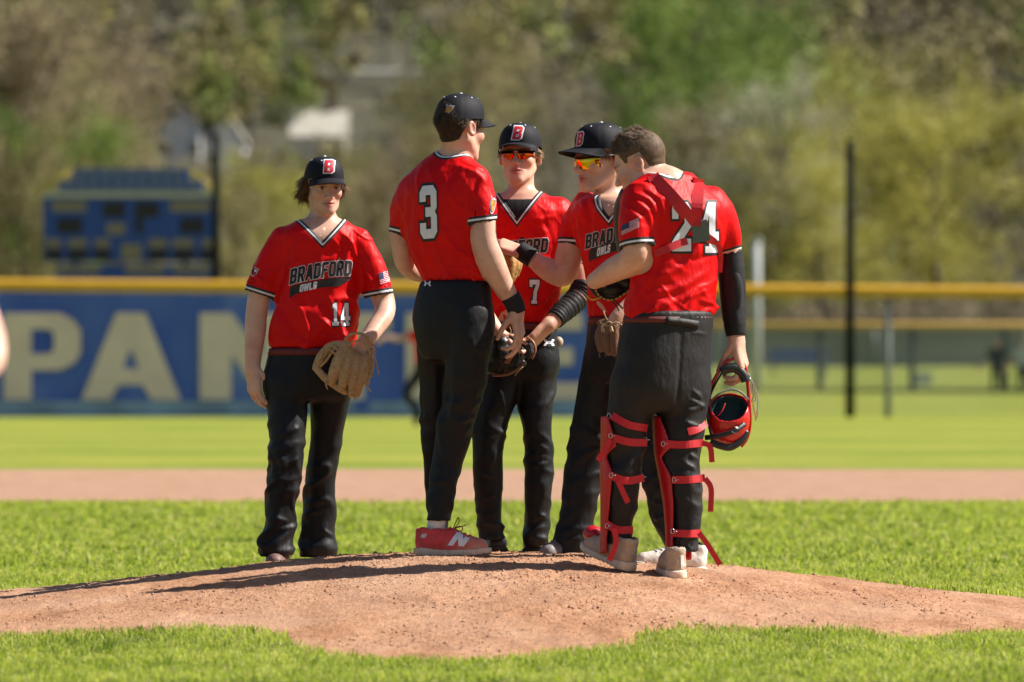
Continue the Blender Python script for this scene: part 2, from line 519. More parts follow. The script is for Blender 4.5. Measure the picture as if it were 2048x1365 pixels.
def decal(glyphs, O, U, Vv, bvh, lift, cell=None, bend=None):
    """lay flat print (loops in u,v) on a surface: (u,v) -> pixel O + u*U + v*V -> nearest surface point there"""
    O, U, Vv = (np.asarray(a, float) for a in (O, U, Vv))
    mb = MB()
    for loops in glyphs:
        W, F = fill_loops(loops, cell or (6.0 / np.linalg.norm(U), 6.0 / np.linalg.norm(Vv)))
        P, ok = [], []
        for u, v in W:
            q = O + u * U + v * Vv
            if bend: q = q + np.array([0, bend[1] * (u / bend[0]) * (1 - u / bend[0])])
            dr = Vector(((q[0] - 1024) / FPX, 1.0, -(q[1] - HORY) / FPX)).normalized()
            hit = bvh.ray_cast(CAM, dr)
            ok.append(hit[0] is not None)
            if hit[0] is None: P.append((0, 0, 0)); continue
            n = hit[1]
            if n.dot(dr) > 0: n = -n
            P.append(hit[0] + (n * .4 - dr * .6) * lift)
        F = [f[::-1] for f in F if all(ok[i] for i in f)]
        if F: mb.put(np.array([tuple(p) for p in P]), F)
    return mb
# ------------------------------------------------------------------ people: materials
def cloth(name, col, rough, sheen=.1, weave=.12, spec=.5, var=.08):
    t = NT(name).set(rough=rough, sheen=sheen, spec=spec)
    f = t.noise(14, 3)
    t.color(t.ramp(f, [(.3, tuple(c * (1 - var) for c in col)), (.7, tuple(c * (1 + var) for c in col))]))
    h = t.noise(420, 2); h2 = t.noise(11, 4, .5, stretch=(1.6, 1, .7))
    m = t.n('Math', operation='MULTIPLY_ADD'); t.l(h, m.inputs[0]); m.inputs[1].default_value = .06; t.l(h2, m.inputs[2])
    t.bump(m.outputs[0], min(1, weave * 2.2), .03)
    MATS[name] = t.m
    return t.m
M_JERSEY = cloth('red_jersey', (.68, .0035, .0055), .44, .0, .17, .15)
M_PANTS = cloth('black_pants', (.0072, .0075, .0098), .52, .0, .14, .28)
M_PANTS2 = cloth('charcoal_pants', (.014, .0125, .0135), .55, .02, .2, .3)
M_CAP = cloth('cap_cloth', (.0065, .0065, .0115), .7, .0, .04, .25)
M_BAND = cloth('black_elastic', (.010, .010, .012), .6, .02, .10, .3)
M_WBAND = cloth('dark_grey_band', (.022, .022, .025), .8, .05, .12, .25)
M_SOCK = cloth('white_sock', (.72, .72, .76), .85, .1, .1, .3)
M_BELT = simple('dark_red_belt', (.13, .016, .012), .6, .2, 40)
M_REDP = simple('red_guard_plastic', (.46, .008, .018), .33, .12, 20, .08, 60)
M_STRAP = simple('red_strap_webbing', (.58, .012, .022), .6, .1, 60, .25, 260)
M_BLACKP = simple('black_plastic', (.015, .015, .017), .4, .2, 30)
M_METAL = simple('steel', (.55, .55, .57), .25, .1, 50, metal=1.0)
M_WHITE = simple('white_print', (.76, .78, .87), .6, .04, 40)
M_BLACK = simple('black_print', (.012, .012, .014), .6, .15, 40)
M_NAVY = simple('navy_print', (.02, .03, .12), .6, .15, 40)
M_REDPR = simple('red_print', (.6, .01, .02), .55, .08, 40)
M_GOLD = simple('gold_thread', (.62, .34, .03), .55, .2, 60)
M_ORANGE = simple('orange_thread', (.5, .14, .015), .6, .2, 60)
def _skin():
    t = NT('skin').set(rough=.46, spec=.4, sss=.10)
    t.b.inputs['Subsurface Radius'].default_value = (1.0, .35, .2)
    t.b.inputs['Subsurface Scale'].default_value = .006
    a = t.attr('tint').outputs['Color']
    n = t.ramp(t.noise(18, 5), [(.28, (.58, .315, .225)), (.5, (.66, .40, .30)), (.72, (.73, .47, .365))])
    t.color(t.mix(1.0, n, a, 'MULTIPLY'))
    t.bump(t.noise(160, 4), .12, .003)
    return t.m
M_SKIN = _skin()
def _trim():
    """ribbed knit edging: black, white, black by distance from the edge"""
    t = NT('knit_trim').set(rough=.7)
    a = t.attr('edge').outputs['Fac']
    t.color(t.ramp(a, [(0, (.012, .012, .016)), (.36, (.75, .76, .80)), (.66, (.012, .012, .016))], 'CONSTANT'))
    t.bump(t.noise(300, 2), .2, .003)
    return t.m
M_TRIM = _trim()
def hair_mat(name, col):
    t = NT(name).set(rough=.6, spec=.18)
    t.color(t.ramp(t.noise(60, 3), [(.25, tuple(c * .6 for c in col)), (.75, tuple(min(1, c * 1.5) for c in col))]))
    MATS[name] = t.m
    return t.m
M_BROWNHAIR = hair_mat('brown_hair', (.12, .065, .032))
M_DARKHAIR = hair_mat('dark_brown_hair', (.04, .024, .015))
M_MIDHAIR = hair_mat('mid_brown_hair', (.115, .072, .046))
M_BLONDE = hair_mat('sandy_hair', (.30, .18, .09))
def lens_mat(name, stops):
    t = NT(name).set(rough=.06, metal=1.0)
    t.color(t.ramp(t.noise(14, 1, .4, stretch=(1, 1, .35)), stops))  # red to yellow bands in the colour stand in for mirror reflections
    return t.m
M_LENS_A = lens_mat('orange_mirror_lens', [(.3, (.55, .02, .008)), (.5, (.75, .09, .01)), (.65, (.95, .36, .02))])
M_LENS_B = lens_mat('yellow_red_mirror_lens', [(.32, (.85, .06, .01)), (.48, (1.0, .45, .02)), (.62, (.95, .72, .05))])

def rz(a): c, s = math.cos(a), math.sin(a); return np.array([[c, -s, 0], [s, c, 0], [0, 0, 1.]])
def rx(a): c, s = math.cos(a), math.sin(a); return np.array([[1., 0, 0], [0, c, -s], [0, s, c]])
def ry(a): c, s = math.cos(a), math.sin(a); return np.array([[c, 0, s], [0, 1., 0], [-s, 0, c]])
class Cut:
    def __init__(s, p, pt, n):
        s.p, s.pt, s.n = p, np.asarray(pt, float), np.asarray(n, float) / np.linalg.norm(n); s.lo, s.hi = p.lo, p.hi
    def ev(s, P): return np.maximum(s.p.ev(P), (P - s.pt) @ s.n)

# head in its own frame: face towards -Y, eyes at z=0, metres
def head_prims(c, M, sc, jaw=1.0):
    T = lambda p: c + M @ (np.asarray(p, float) * sc)
    E = lambda p, r, A=None: Ell(T(p), np.asarray(r) * sc, M if A is None else M @ A)
    Ch = lambda P, r, sm=False: Chain([T(p) for p in P], np.asarray(r) * sc, smooth=sm)
    m = [('u', E((0, .012, .032), (.075, .097, .088)), 0),
         ('u', E((0, -.034, -.03), (.058 * jaw, .058, .075)), .03)]
    for s in (-1, 1):
        m += [('u', Ch([(s * .051 * jaw, .004, -.050), (s * .036 * jaw, -.045, -.088), (s * .012, -.076, -.102)], [.018, .017, .016]), .03),
              ('u', E((s * .042, -.062, -.026), (.021, .026, .020)), .025)]
    m += [('u', E((0, -.080, -.100), (.022, .017, .015)), .018),
          ('u', Ch([(-.042, -.076, .020), (0, -.088, .018), (.042, -.076, .020)], [.011, .012, .011]), .02),
          ('u', E((0, -.078, -.068), (.030, .020, .024)), .02)]
    for s in (-1, 1):
        m.append(('s', E((s * .032, -.103, -.001), (.019, .017, .0125)), .016))
    m += [('u', Ch([(0, -.088, .006), (0, -.103, -.018), (0, -.114, -.036)], [.0085, .0095, .0115]), .012)]
    for s in (-1, 1):
        m += [('u', E((s * .0115, -.102, -.040), (.0085, .011, .008)), .008),
              ('u', E((s * .032, -.079, -.001), (.0145, .0125, .0115)), .003)]
    m += [('u', Ch([(-.022, -.088, -.0655), (-.007, -.0985, -.0625), (.007, -.0985, -.0625), (.022, -.088, -.0655)], [.003, .0055, .0055, .003]), .006),
          ('u', Ch([(-.018, -.089, -.074), (0, -.0965, -.0765), (.018, -.089, -.074)], [.003, .0065, .003]), .006),
          ('s', Ch([(-.024, -.092, -.0688), (0, -.1045, -.0685), (.024, -.092, -.0688)], [.0016, .0024, .0016]), .004)]
    for s in (-1, 1):
        A = rz(s * .35) @ rx(-.18)
        m += [('u', E((s * .079, .018, -.008), (.009, .019, .031), A), .006),
              ('s', E((s * .087, .015, -.006), (.007, .011, .019), A), .004)]
    return m
def head_tint(P, c, M, sc, col, brow, stubble=0.0):
    L = ((P - c) @ M) / sc
    t = np.ones((len(P), 3)) * np.asarray(col)
    near = np.abs(L).max(1) < .14
    g = lambda p, r: np.exp(-(((L - np.asarray(p)) / np.asarray(r)) ** 2).sum(1)) * near
    red = 0
    for s in (-1, 1):
        red = red + .7 * g((s * .045, -.07, -.035), (.022, .03, .02)) + .9 * g((s * .082, .015, -.008), (.02, .03, .03))
    red = red + .7 * g((0, -.112, -.036), (.016, .02, .016))
    t *= 1 - np.clip(red, 0, 1)[:, None] * np.array([.02, .24, .24])
    lip = np.clip(1.6 * (g((0, -.097, -.0625), (.02, .014, .0045)) + g((0, -.096, -.077), (.017, .014, .006))), 0, 1)[:, None]
    t = t * (1 - lip) + lip * t * np.array([.80, .42, .44])
    mo = np.clip(1.7 * g((0, -.096, -.0687), (.024, .02, .002)), 0, 1)[:, None]
    t = t * (1 - mo) + mo * np.array([.25, .1, .1])
    for s in (-1, 1):
        b = np.clip(2.2 * g((s * .034, -.084, .0185), (.019, .02, .0045)), 0, .9)[:, None]
        t = t * (1 - b) + b * np.asarray(brow)
        e = np.clip(2.0 * g((s * .032, -.092, -.001), (.0125, .012, .0048)), 0, 1)[:, None]
        t = t * (1 - e) + e * np.array([.95, 1.1, 1.2])
        e = np.clip(2.0 * g((s * .032, -.092, -.001), (.0052, .012, .0052)), 0, 1)[:, None]
        t = t * (1 - e) + e * np.array([.10, .12, .12])
        e = np.clip(1.8 * g((s * .032, -.092, .0062), (.016, .012, .0026)), 0, 1)[:, None]
        t = t * (1 - e) + e * np.array([.2, .15, .13])
    if stubble:
        n = (.5 + .5 * pnoise(L * 160))
        st = np.clip((g((0, -.075, -.1), (.05, .05, .028)) + g((.05, -.03, -.085), (.03, .05, .03)) + g((-.05, -.03, -.085), (.03, .05, .03))) * stubble * n, 0, 1)[:, None]
        t *= 1 - st * np.array([.3, .38, .42])
    return t

def hand_prims(w, f, n, side, curl=.5, spread=.12, sc=1.0, thumb=(.5, .35), curls=None):
    """w wrist, f towards the fingers, n out of the palm, side = +1 if the thumb lies on f x n"""
    f = np.asarray(f, float); f /= np.linalg.norm(f)
    n = np.asarray(n, float); n -= f * (n @ f); n /= np.linalg.norm(n)
    t = np.cross(f, n) * side
    w = np.asarray(w, float)
    Q = lambda a, b, c: w + sc * (a * f + b * t + c * n)
    m = []
    kn = [(.094, .033), (.098, .012), (.092, -.009), (.084, -.029)]
    ln = [(.042, .026, .021), (.046, .030, .022), (.043, .028, .021), (.034, .021, .019)]
    rd = [.0093, .0096, .0092, .0082]
    for i, ((a, b), L, r) in enumerate(zip(kn, ln, rd)):
        m.append(('u', Chain([Q(-.005, b * .45, 0), Q(a * .5, b * .85, .001), Q(a, b, -.002)], np.array([.019, .0155, .0125]) * sc, smooth=False), .016))
    for i, ((a, b), L, r) in enumerate(zip(kn, ln, rd)):
        cu = curl if curls is None else curls[i]
        ang = np.array([.55, 1.0, .7]) * cu * 1.1
        sp = spread * (1.2 - .8 * i)
        p = [np.array([a, b, -.001])]
        th = 0.0
        for L_, da in zip(L, ang):
            th += da
            p.append(p[-1] + L_ * np.array([math.cos(th) * math.cos(sp), math.cos(th) * math.sin(sp), math.sin(th)]))
        m.append(('u', Chain([Q(*q) for q in p], np.array([r * 1.16, r * 1.04, r * .98, r * .8]) * sc, smooth=False), .0035))
    ta, tn = thumb                      # thumb: out to the side, towards the palm
    d1 = np.array([.75, ta, tn]); d1 /= np.linalg.norm(d1)
    d2 = np.array([1.0, ta * .5, tn * .8]); d2 /= np.linalg.norm(d2)
    b0 = np.array([.012, .022, .006]); b1 = b0 + .046 * d1; b2 = b1 + .034 * d1 * .4 + .022 * d2; b3 = b2 + .030 * d2
    m.append(('u', Chain([Q(*q) for q in (b0, b1, b2, b3)], np.array([.0165, .0125, .0105, .008]) * sc, smooth=False), .008))
    return m

def seam_noise(P, s): return pnoise(P * s)
def fold_field(P, seed, amp, freq=(8, 5, 3), tilt=.6, w=.16, ws=.8):
    """long soft creases along the zero lines of a stretched noise"""
    o = np.array([seed * 7.1, seed * 3.3, seed * 5.7])
    c, s = math.cos(tilt), math.sin(tilt)
    X = np.stack([(P[:, 0] * c + P[:, 2] * s) * freq[0], P[:, 1] * freq[1], (-P[:, 0] * s + P[:, 2] * c) * freq[2]], 1) + o
    X = X + ws * .5 * np.stack([pnoise(P * 4 + o), pnoise(P * 4 + o + 31), pnoise(P * 4 + o + 57)], 1)
    n = pnoise(X)
    mask = np.clip(.5 + 1.3 * pnoise(P * 3.1 + o + 11), 0, 1)
    return amp * mask * (np.exp(-(n / w) ** 2) - .35)

class Person:
    def __init__(s, D, label, seed=1, group='', skin=(1, 1, 1), name='person'):
        s.D, s.k, s.seed = D, D / FPX, seed
        s.skin = np.asarray(skin, float)
        s.name, s.label, s.group = name, label, group
        s.body, s.bvh = [], {}
        s.parts = []                     # (name, mesh, label, parent part)
        s.tints = []
    def P(s, x, y, dd=0): return px(x, y, s.D + dd)
    def pts(s, rows):                    # rows (x, y, halfwidth px, depth offset)
        rows = [tuple(r) + (0,) * (4 - len(r)) for r in rows]
        return np.array([s.P(x, y, dd) for x, y, hw, dd in rows]), np.array([hw * (s.D + dd) / FPX for x, y, hw, dd in rows])
    def loft_rows(s, keys, yaw, ratio, dd, grow=0.0):
        out = []
        for kx in keys:
            y, x, hw = kx[:3]
            yw = yaw if len(kx) < 4 or kx[3] is None else kx[3]
            rt = ratio if len(kx) < 5 or kx[4] is None else kx[4]
            d_ = dd if len(kx) < 6 else kx[5]
            p = s.P(x, y, d_)
            h = hw * (s.D + d_) / FPX
            a = h / math.sqrt(math.cos(R(yw)) ** 2 + (rt * math.sin(R(yw))) ** 2)
            out.append((p[2], p[0], p[1], max(a + grow, .02), max(a * rt + grow, .02), R(yw)))
        return out
    # -------------------------------------------------------------- build steps
    def head(s, x, y, dd, yaw, pitch, roll=0, sc=1.0, jaw=1.0, brow=(.25, .17, .12), stubble=0.0, neck=None, neck_r=.056):
        s.hc = s.P(x, y, dd); s.hM = rz(R(yaw)) @ rx(R(pitch)) @ ry(R(roll)); s.hs = sc
        s.body += head_prims(s.hc, s.hM, sc, jaw)
        nb = s.P(*neck)
        top = s.hc + s.hM @ (np.array([0, .022, -.045]) * sc)
        s.neck = Chain([top, (top + nb) / 2 + np.array([0, .004, 0]), nb, nb + np.array([0, 0, -.06])], [neck_r * .98, neck_r * .97, neck_r * 1.06, neck_r * 1.25])
        s.body.append(('u', s.neck, .022))
        s.nb, s.nr = nb, neck_r
        s.brow, s.stub = brow, stubble
    def HL(s, p): return s.hc + s.hM @ (np.asarray(p, float) * s.hs)
    def torso(s, keys, yaw, ratio=.6, dd=0, vneck=None, vw=.07, crease=(), h=.0062, amp=.0105, mat=None):
        s.tyaw = yaw
        L = Loft(s.loft_rows(keys, yaw, ratio, dd), 2.35, .02)
        s.tl = L
        s.body.append(('u', Loft(s.loft_rows(keys, yaw, ratio, dd, -.011), 2.3, .02), .03))
        s.jm, s.jcuffs, s.vneck, s.vw, s.jh, s.jamp, s.jcr, s.jmat = [('u', L, 0)], [], vneck, vw, h, amp, crease, mat or M_JERSEY
    def arm(s, sleeve, rows, hand=None, cut=None, per=4, bare=True):
        """sleeve rows shoulder->cuff, rows = bare arm shoulder->wrist"""
        p, r = s.pts(sleeve)
        n = p[-1] - p[-2]; n /= np.linalg.norm(n)
        if cut is not None:
            n = np.asarray(cut, float); n /= np.linalg.norm(n)
        ext = np.concatenate([p, [p[-1] + (p[-1] - p[-2]) / np.linalg.norm(p[-1] - p[-2]) * .05]]); er = np.append(r, r[-1])
        ch = Chain(ext, er)
        s.jm.append(('u', Cut(ch, p[-1], n), .032))
        s.jcuffs.append((p[-1], n, ch, r[-1]))
        q, qr = s.pts(rows)
        s.body.append(('u', Chain(q, qr, per), .02))
        if hand: s.body += hand
        s.lastarm = (q, qr)
    def finish_jersey(s):
        m = list(s.jm)
        for p, n, ch, r in s.jcuffs:      # open the sleeve ends
            m.append(('s', Chain([p - n * .045, p + n * .05], [r - .009, r - .006], smooth=False), .004))
        col = []
        nk = Chain([s.nb + np.array([0, 0, .16]), s.nb + np.array([0, 0, .05]), s.nb, s.nb - np.array([0, 0, .02])], [s.nr * 1.5, s.nr * 1.16, s.nr * 1.12, s.nr * 1.05], smooth=False)
        nk = s.neck_hole if hasattr(s, 'neck_hole') else Chain(np.array([s.neck.p[0] + (s.neck.p[0] - s.neck.p[-1]) * .3] + list(s.neck.p[:-3])), [s.nr * 1.3] + [s.nr * 1.13] * (len(s.neck.p) - 3), smooth=False)
        m.append(('s', nk, .006)); col.append(nk)
        if s.vneck:
            v = s.P(*s.vneck); yw = R(s.tyaw)
            ux = np.array([math.cos(yw), math.sin(yw), 0]); fw = np.array([math.sin(yw), -math.cos(yw), 0])
            zt = s.nb[2] + .03
            sl = s.vw / (zt - v[2]); cs = 1 / math.sqrt(1 + sl * sl)
            c0 = np.array([v[0], v[1], 0])
            fn = lambda P: np.maximum((np.abs((P - c0) @ ux) - sl * (P[:, 2] - v[2])) * cs, -((P - s.nb) @ fw) - .005)
            lo = np.minimum(v, s.nb) - .16; hi = np.maximum(v, s.nb) + .16; lo[2] = v[2] - .01; hi[2] = zt + .03
            F_ = Fn(fn, lo, hi)
            m.append(('s', F_, .004)); col.append(Fn(fn, lo - 1, hi + 1))
        P_, Q = sd_mesh(m, s.jh)
        N = vnorm(P_, Q)
        de = np.min([c.ev(P_) for c in col], 0)
        dc = np.full(len(P_), 9.)
        for p, n, ch, r in s.jcuffs:
            d = -((P_ - p) @ n)
            near = (np.linalg.norm(P_ - p, axis=1) < r * 1.6 + .03) & (s.tl.ev(P_) > .006) & (ch.ev(P_) < .02)
            dc = np.where(near, np.minimum(dc, d), dc)
        quiet = np.clip((np.minimum(de, dc) - .012) / .05, 0, 1)
        zlo = s.tl.K[0, 0]; zz = P_[:, 2] - zlo
        low = np.exp(-(zz / .11) ** 2)
        f = fold_field(P_, s.seed, s.jamp * (.75 + 1.1 * low), (7, 5, 2.6), .55, .12) + fold_field(P_, s.seed + 3, s.jamp * (.6 + .9 * low), (8, 6, 3), -.7, .12)
        f += fold_field(P_, s.seed + 5, s.jamp * .9 * low, (9, 9, 3.0), 0.15, .16) + fold_field(P_, s.seed + 7, s.jamp * .5, (13, 9, 6), 1.0, .13) + .006 * pnoise(P_ * 6.5 + s.seed)
        f *= quiet * (sd_eval(s.jm, P_) > -.0045)
        f += s.crease_disp(P_, N, s.jcr)
        P_ = P_ + N * f[:, None]
        T = tri(Q)
        edge = np.minimum(de / .0215, dc / .0275)
        (Pi, Ti, (ei,)), (Po, To, _) = cut_at(P_, T, edge - 1, [edge])
        s.bvh['jersey'] = bvh_of(P_, Q)
        s.jmesh = (P_, Q)
        s.parts.append(('jersey', np_mesh('jersey', Po - s.base, To, [s.jmat]), None))
        if len(Ti):
            ctr = Pi[Ti].mean(1)
            who = np.zeros(len(Ti), int); bd = np.full(len(Ti), .16)
            for k_, (p, n, ch, r) in enumerate(s.jcuffs):
                dd_ = np.linalg.norm(ctr - p, axis=1); m_ = (dd_ < bd) & (np.abs((ctr - p) @ n) < .06); who[m_] = k_ + 1; bd[m_] = dd_[m_]
            for k_ in range(len(s.jcuffs) + 1):
                if not (who == k_).any(): continue
                Pk, Tk, (ek,) = compact(Pi, Ti[who == k_], [ei])
                nm = 'sleeve_cuff' if k_ else 'collar'
                s.parts.append((nm, np_mesh(nm, Pk - s.base, Tk, [M_TRIM], attrs={'edge': np.clip(ek, 0, .999)}), None, 'jersey'))
    def crease_disp(s, P_, N, cr):
        f = np.zeros(len(P_))
        if not len(cr): return f
        X = P_[:, 0] / P_[:, 1] * FPX + 1024; Y = HORY - (P_[:, 2] - CAMH) / P_[:, 1] * FPX
        front = np.clip(-N[:, 1] * 2.5 + .3, 0, 1)
        for row in cr:
            *pp, w, a = row
            q = crom(np.array(pp).reshape(-1, 2), 4)
            d = np.full(len(P_), 1e3); tt = np.zeros(len(P_))
            for i in range(len(q) - 1):
                ab = q[i + 1] - q[i]; L = ab @ ab + 1e-9
                t = np.clip(((X - q[i, 0]) * ab[0] + (Y - q[i, 1]) * ab[1]) / L, 0, 1)
                e = np.hypot(X - q[i, 0] - t * ab[0], Y - q[i, 1] - t * ab[1])
                m = e < d
                d[m] = e[m]; tt[m] = ((i + t) / (len(q) - 1))[m]
            f += front * a * .001 * np.exp(-(d / w) ** 2) * np.clip(np.minimum(tt, 1 - tt) * 4 + .15, 0, 1)
        return f
    def pants(s, keys, yaw, ratio, legs, dd=0, mat=None, crease=(), h=.0069, amp=.0095, baggy=1.0):
        L = Loft(s.loft_rows(keys, yaw, ratio, dd), 2.3, .015)
        s.pl = L
        m = [('u', L, 0)]
        hems = []
        nu_ = 1 + len(legs)
        for leg in legs:
            p, r = s.pts(leg)
            n = np.array([0, 0, -1.0]) * .8 + .2 * (p[-1] - p[-2]) / np.linalg.norm(p[-1] - p[-2])
            n /= np.linalg.norm(n)
            ext = np.concatenate([p, [p[-1] + n * .06]])
            ch = Chain(ext, np.append(r, r[-1]))
            m.append(('u', Cut(ch, p[-1], n), .028)); hems.append((p[-1], n, r[-1], p, r))
        for p, n, r, *_ in hems:
            m.append(('s', Chain([p - n * .04, p + n * .05], [r - .010, r - .008], smooth=False), .004))
        P_, Q = sd_mesh(m, h)
        N = vnorm(P_, Q)
        f = .004 * pnoise(P_ * 7 + s.seed)
        zw = L.K[-1, 0]
        for p, n, r, pp, rr in hems:
            ztop, zb = pp[0, 2], pp[-1, 2]
            t = np.clip((ztop - P_[:, 2]) / (ztop - zb), 0, 1)
            near = np.exp(-np.maximum(Chain(pp, rr, 2).ev(P_), 0) / .02)
            knee = np.exp(-((t - .5) / .16) ** 2); ank = np.exp(-((t - 1.0) / .24) ** 2)
            th = np.exp(-((t - .1) / .16) ** 2)
            a = amp * near
            f -= .0025 * near
            sd = s.seed * 1.7 + p[0] * 9
            f += fold_field(P_, sd, a * (knee * 1.3 + ank * 2.0 * baggy + .35), (5, 5, 11), .18, .20)
            f += fold_field(P_, sd + 2, a * (knee * 1.1 + ank * 1.2 * baggy + .5), (6, 6, 9), .6, .22)
            f += fold_field(P_, sd + 4, a * (knee * .8 + th * .8 + .5), (7, 6, 5), -.75, .2)
            hd = -((P_ - p) @ n)
            f *= np.where(np.linalg.norm(P_ - p, axis=1) < r * 2.2, np.clip(hd / .03, .25, 1), 1)
        f *= np.clip((zw - P_[:, 2]) / .06, .15, 1)
        f = (f + s.crease_disp(P_, N, crease)) * (sd_eval(m[:nu_], P_) > -.0055)
        P_ = P_ + N * f[:, None]
        P_ = lap(P_, Q, .3)
        s.bvh['pants'] = bvh_of(P_, Q)
        s.parts.append(('pants', np_mesh('pants', P_ - s.base, Q, [mat or M_PANTS]), None))
    def belt(s, y0, y1, mat=None, grow=.0025, name='belt'):
        z0, z1 = s.P(0, y1)[2], s.P(0, y0)[2]
        V, F = [], []
        n = 48
        rows = [(z0, grow - .004), (z0, grow), (z1, grow), (z1, grow - .004)]
        for z, g in rows:
            cx, cy, a, b, yw = [float(v) for v in s.pl.frame(np.array([z]))[i:i + 1][0]] if False else [float(v[0]) for v in s.pl.frame(np.array([z]))]
            for j in range(n):
                t = 2 * math.pi * j / n
                c, sn = math.cos(t), math.sin(t)
                u = (a + g) * np.sign(c) * abs(c) ** (2 / 2.3); v = (b + g) * np.sign(sn) * abs(sn) ** (2 / 2.3)
                V.append((cx + math.cos(yw) * u - math.sin(yw) * v, cy + math.sin(yw) * u + math.cos(yw) * v, z))
        for i in range(3):
            for j in range(n): F.append((i * n + j, i * n + (j + 1) % n, (i + 1) * n + (j + 1) % n, (i + 1) * n + j))
        s.parts.append((name, np_mesh(name, np.array(V) - s.base, F, [mat or M_BELT]), None))
    def finish_body(s, h=.0041):
        P_, Q = sd_mesh(s.body, h, 1)
        hid = sd_eval(s.jm, P_) < -.007            # under the jersey: a coarser surface is enough
        key = np.where(hid[:, None], np.floor(P_ / .016) + .5, np.arange(len(P_))[:, None] * np.ones(3) + 1e6)
        _, first, inv = np.unique(key, axis=0, return_index=True, return_inverse=True)
        P_, Q = P_[first], inv.reshape(-1)[Q]
        T_ = np.concatenate([tri(Q)]); T_ = T_[(T_[:, 0] != T_[:, 1]) & (T_[:, 1] != T_[:, 2]) & (T_[:, 2] != T_[:, 0])]
        _, ui = np.unique(np.sort(T_, 1), axis=0, return_index=True)
        P_, Q, _x = compact(P_, T_[np.sort(ui)], [])
        t = head_tint(P_, s.hc, s.hM, s.hs, s.skin, s.brow, s.stub)
        n = pnoise(P_ * 9 + s.seed)
        t *= 1 - .10 * np.clip(n, 0, 1)[:, None] * np.array([0, .7, .8])
        for c, r, col in s.tints:
            w = np.clip(1.5 - np.linalg.norm(P_ - c, axis=1) / r, 0, 1)[:, None]
            t = t * (1 - w) + w * t * np.asarray(col)
        s.bodymesh = (P_, Q)
        s.bvh['body'] = bvh_of(P_, Q)
        s.root = add(s.name, np_mesh('body', P_ - s.base, Q, [M_SKIN], cols={'tint': t}), None, s.base)
        tag(s.root, s.label, 'person', s.group)
    def cap(s, tilt=0.0, sc=1.0, button=True, mat=None, fit=1.0, emblem=None, lift=0.0):
        ax, by, h = .0875 * fit, .108 * fit, .100
        seg, rows = 72, 16
        z0 = lambda y: .031 + lift - .10 * (y - .006) * 1.0 + tilt * y
        V, F = [], []
        for i in range(rows + 1):
            ph = (i / rows) ** .85 * math.pi / 2 if i < rows else math.pi / 2
            r = max(math.cos(ph), 0) ** .72; zz = h * math.sin(ph) ** .92
            for j in range(seg):
                a = 2 * math.pi * j / seg
                ph6 = (a - math.pi / 2) / (2 * math.pi) * 6
                sm = abs(ph6 - round(ph6))
                g = 1 - .012 * math.exp(-(sm / .035) ** 2) - .010 * (2 * sm) ** 0 * 0
                fr = max(0, -math.sin(a))
                rr = r * g + .05 * fr * (r ** .5) * (math.sin(ph) ** 1.3) * (1 if i < rows else 0)
                x, y = ax * rr * math.cos(a), by * rr * math.sin(a) + .006
                V.append((x, y, z0(by * math.sin(a) * (1 - i / rows)) + zz))
        for i in range(rows):
            for j in range(seg): F.append((i * seg + j, i * seg + (j + 1) % seg, (i + 1) * seg + (j + 1) % seg, (i + 1) * seg + j))
        V = np.array(V)
        W = s.hc + (V * s.hs * sc) @ s.hM.T
        crown = np_mesh('cap', W - s.base, F, [mat or M_CAP])
        s.bvh['cap'] = bvh_of(W, F)
        s.parts.append(('cap', crown, None))
        # brim
        nu, nv, B = 28, 8, []
        for lay in (0, 1):
            for iv in range(nv + 1):
                v = iv / nv
                for iu in range(nu + 1):
                    u = -1 + 2 * iu / nu
                    a = u * R(66)
                    inn = np.array([ax * math.sin(a), -by * math.cos(a) + .006])
                    ext = .076 * math.cos(u * math.pi / 2) ** .62 * v
                    x = inn[0] * (1 + .14 * v * math.cos(u * math.pi / 2))
                    y = inn[1] - ext
                    z = z0(inn[1]) + .0045 - .020 * u * u * (.35 + .65 * v) - (.014 + .03 * tilt) * v - .0042 * lay
                    B.append((x, y, z))
        st = (nv + 1) * (nu + 1); BF = []
        for lay in (0, 1):
            for iv in range(nv):
                for iu in range(nu):
                    q = lay * st + iv * (nu + 1) + iu
                    f_ = (q, q + 1, q + nu + 2, q + nu + 1)
                    BF.append(f_ if lay else f_[::-1])
        e = nv * (nu + 1)
        BF += [(e + i, e + i + 1, st + e + i + 1, st + e + i) for i in range(nu)]
        W2 = s.hc + (np.array(B) * s.hs * sc) @ s.hM.T
        s.parts.append(('cap_brim', np_mesh('cap_brim', W2 - s.base, BF, [mat or M_CAP]), None, 'cap'))
        # eyelets and button
        for j in range(6):
            a = math.pi / 2 + (j + .5) * math.pi / 3
            i = 9
            k_ = i * seg + int(round(a / (2 * math.pi) * seg)) % seg
            mb = MB().ball((0, 0, 0), (.0042, .0042, .0018), 8, 4)
            c = W[k_]; nrm = c - (s.hc + s.hM @ np.array([0, .006, .03]) * s.hs); nrm /= np.linalg.norm(nrm)
            mb.V[0] = mb.V[0] @ frame_to(nrm).T + c
            mb.V[0] -= s.base
            s.parts.append(('eyelet', mb.mesh('eyelet', [M_WHITE]), None, 'cap'))
        if button:
            top = W[rows * seg]
            mb = MB().ball(top - s.base, (.0075, .0075, .0045), 10, 5)
            s.parts.append(('cap_button', mb.mesh('cap_button', [M_WHITE]), None, 'cap'))
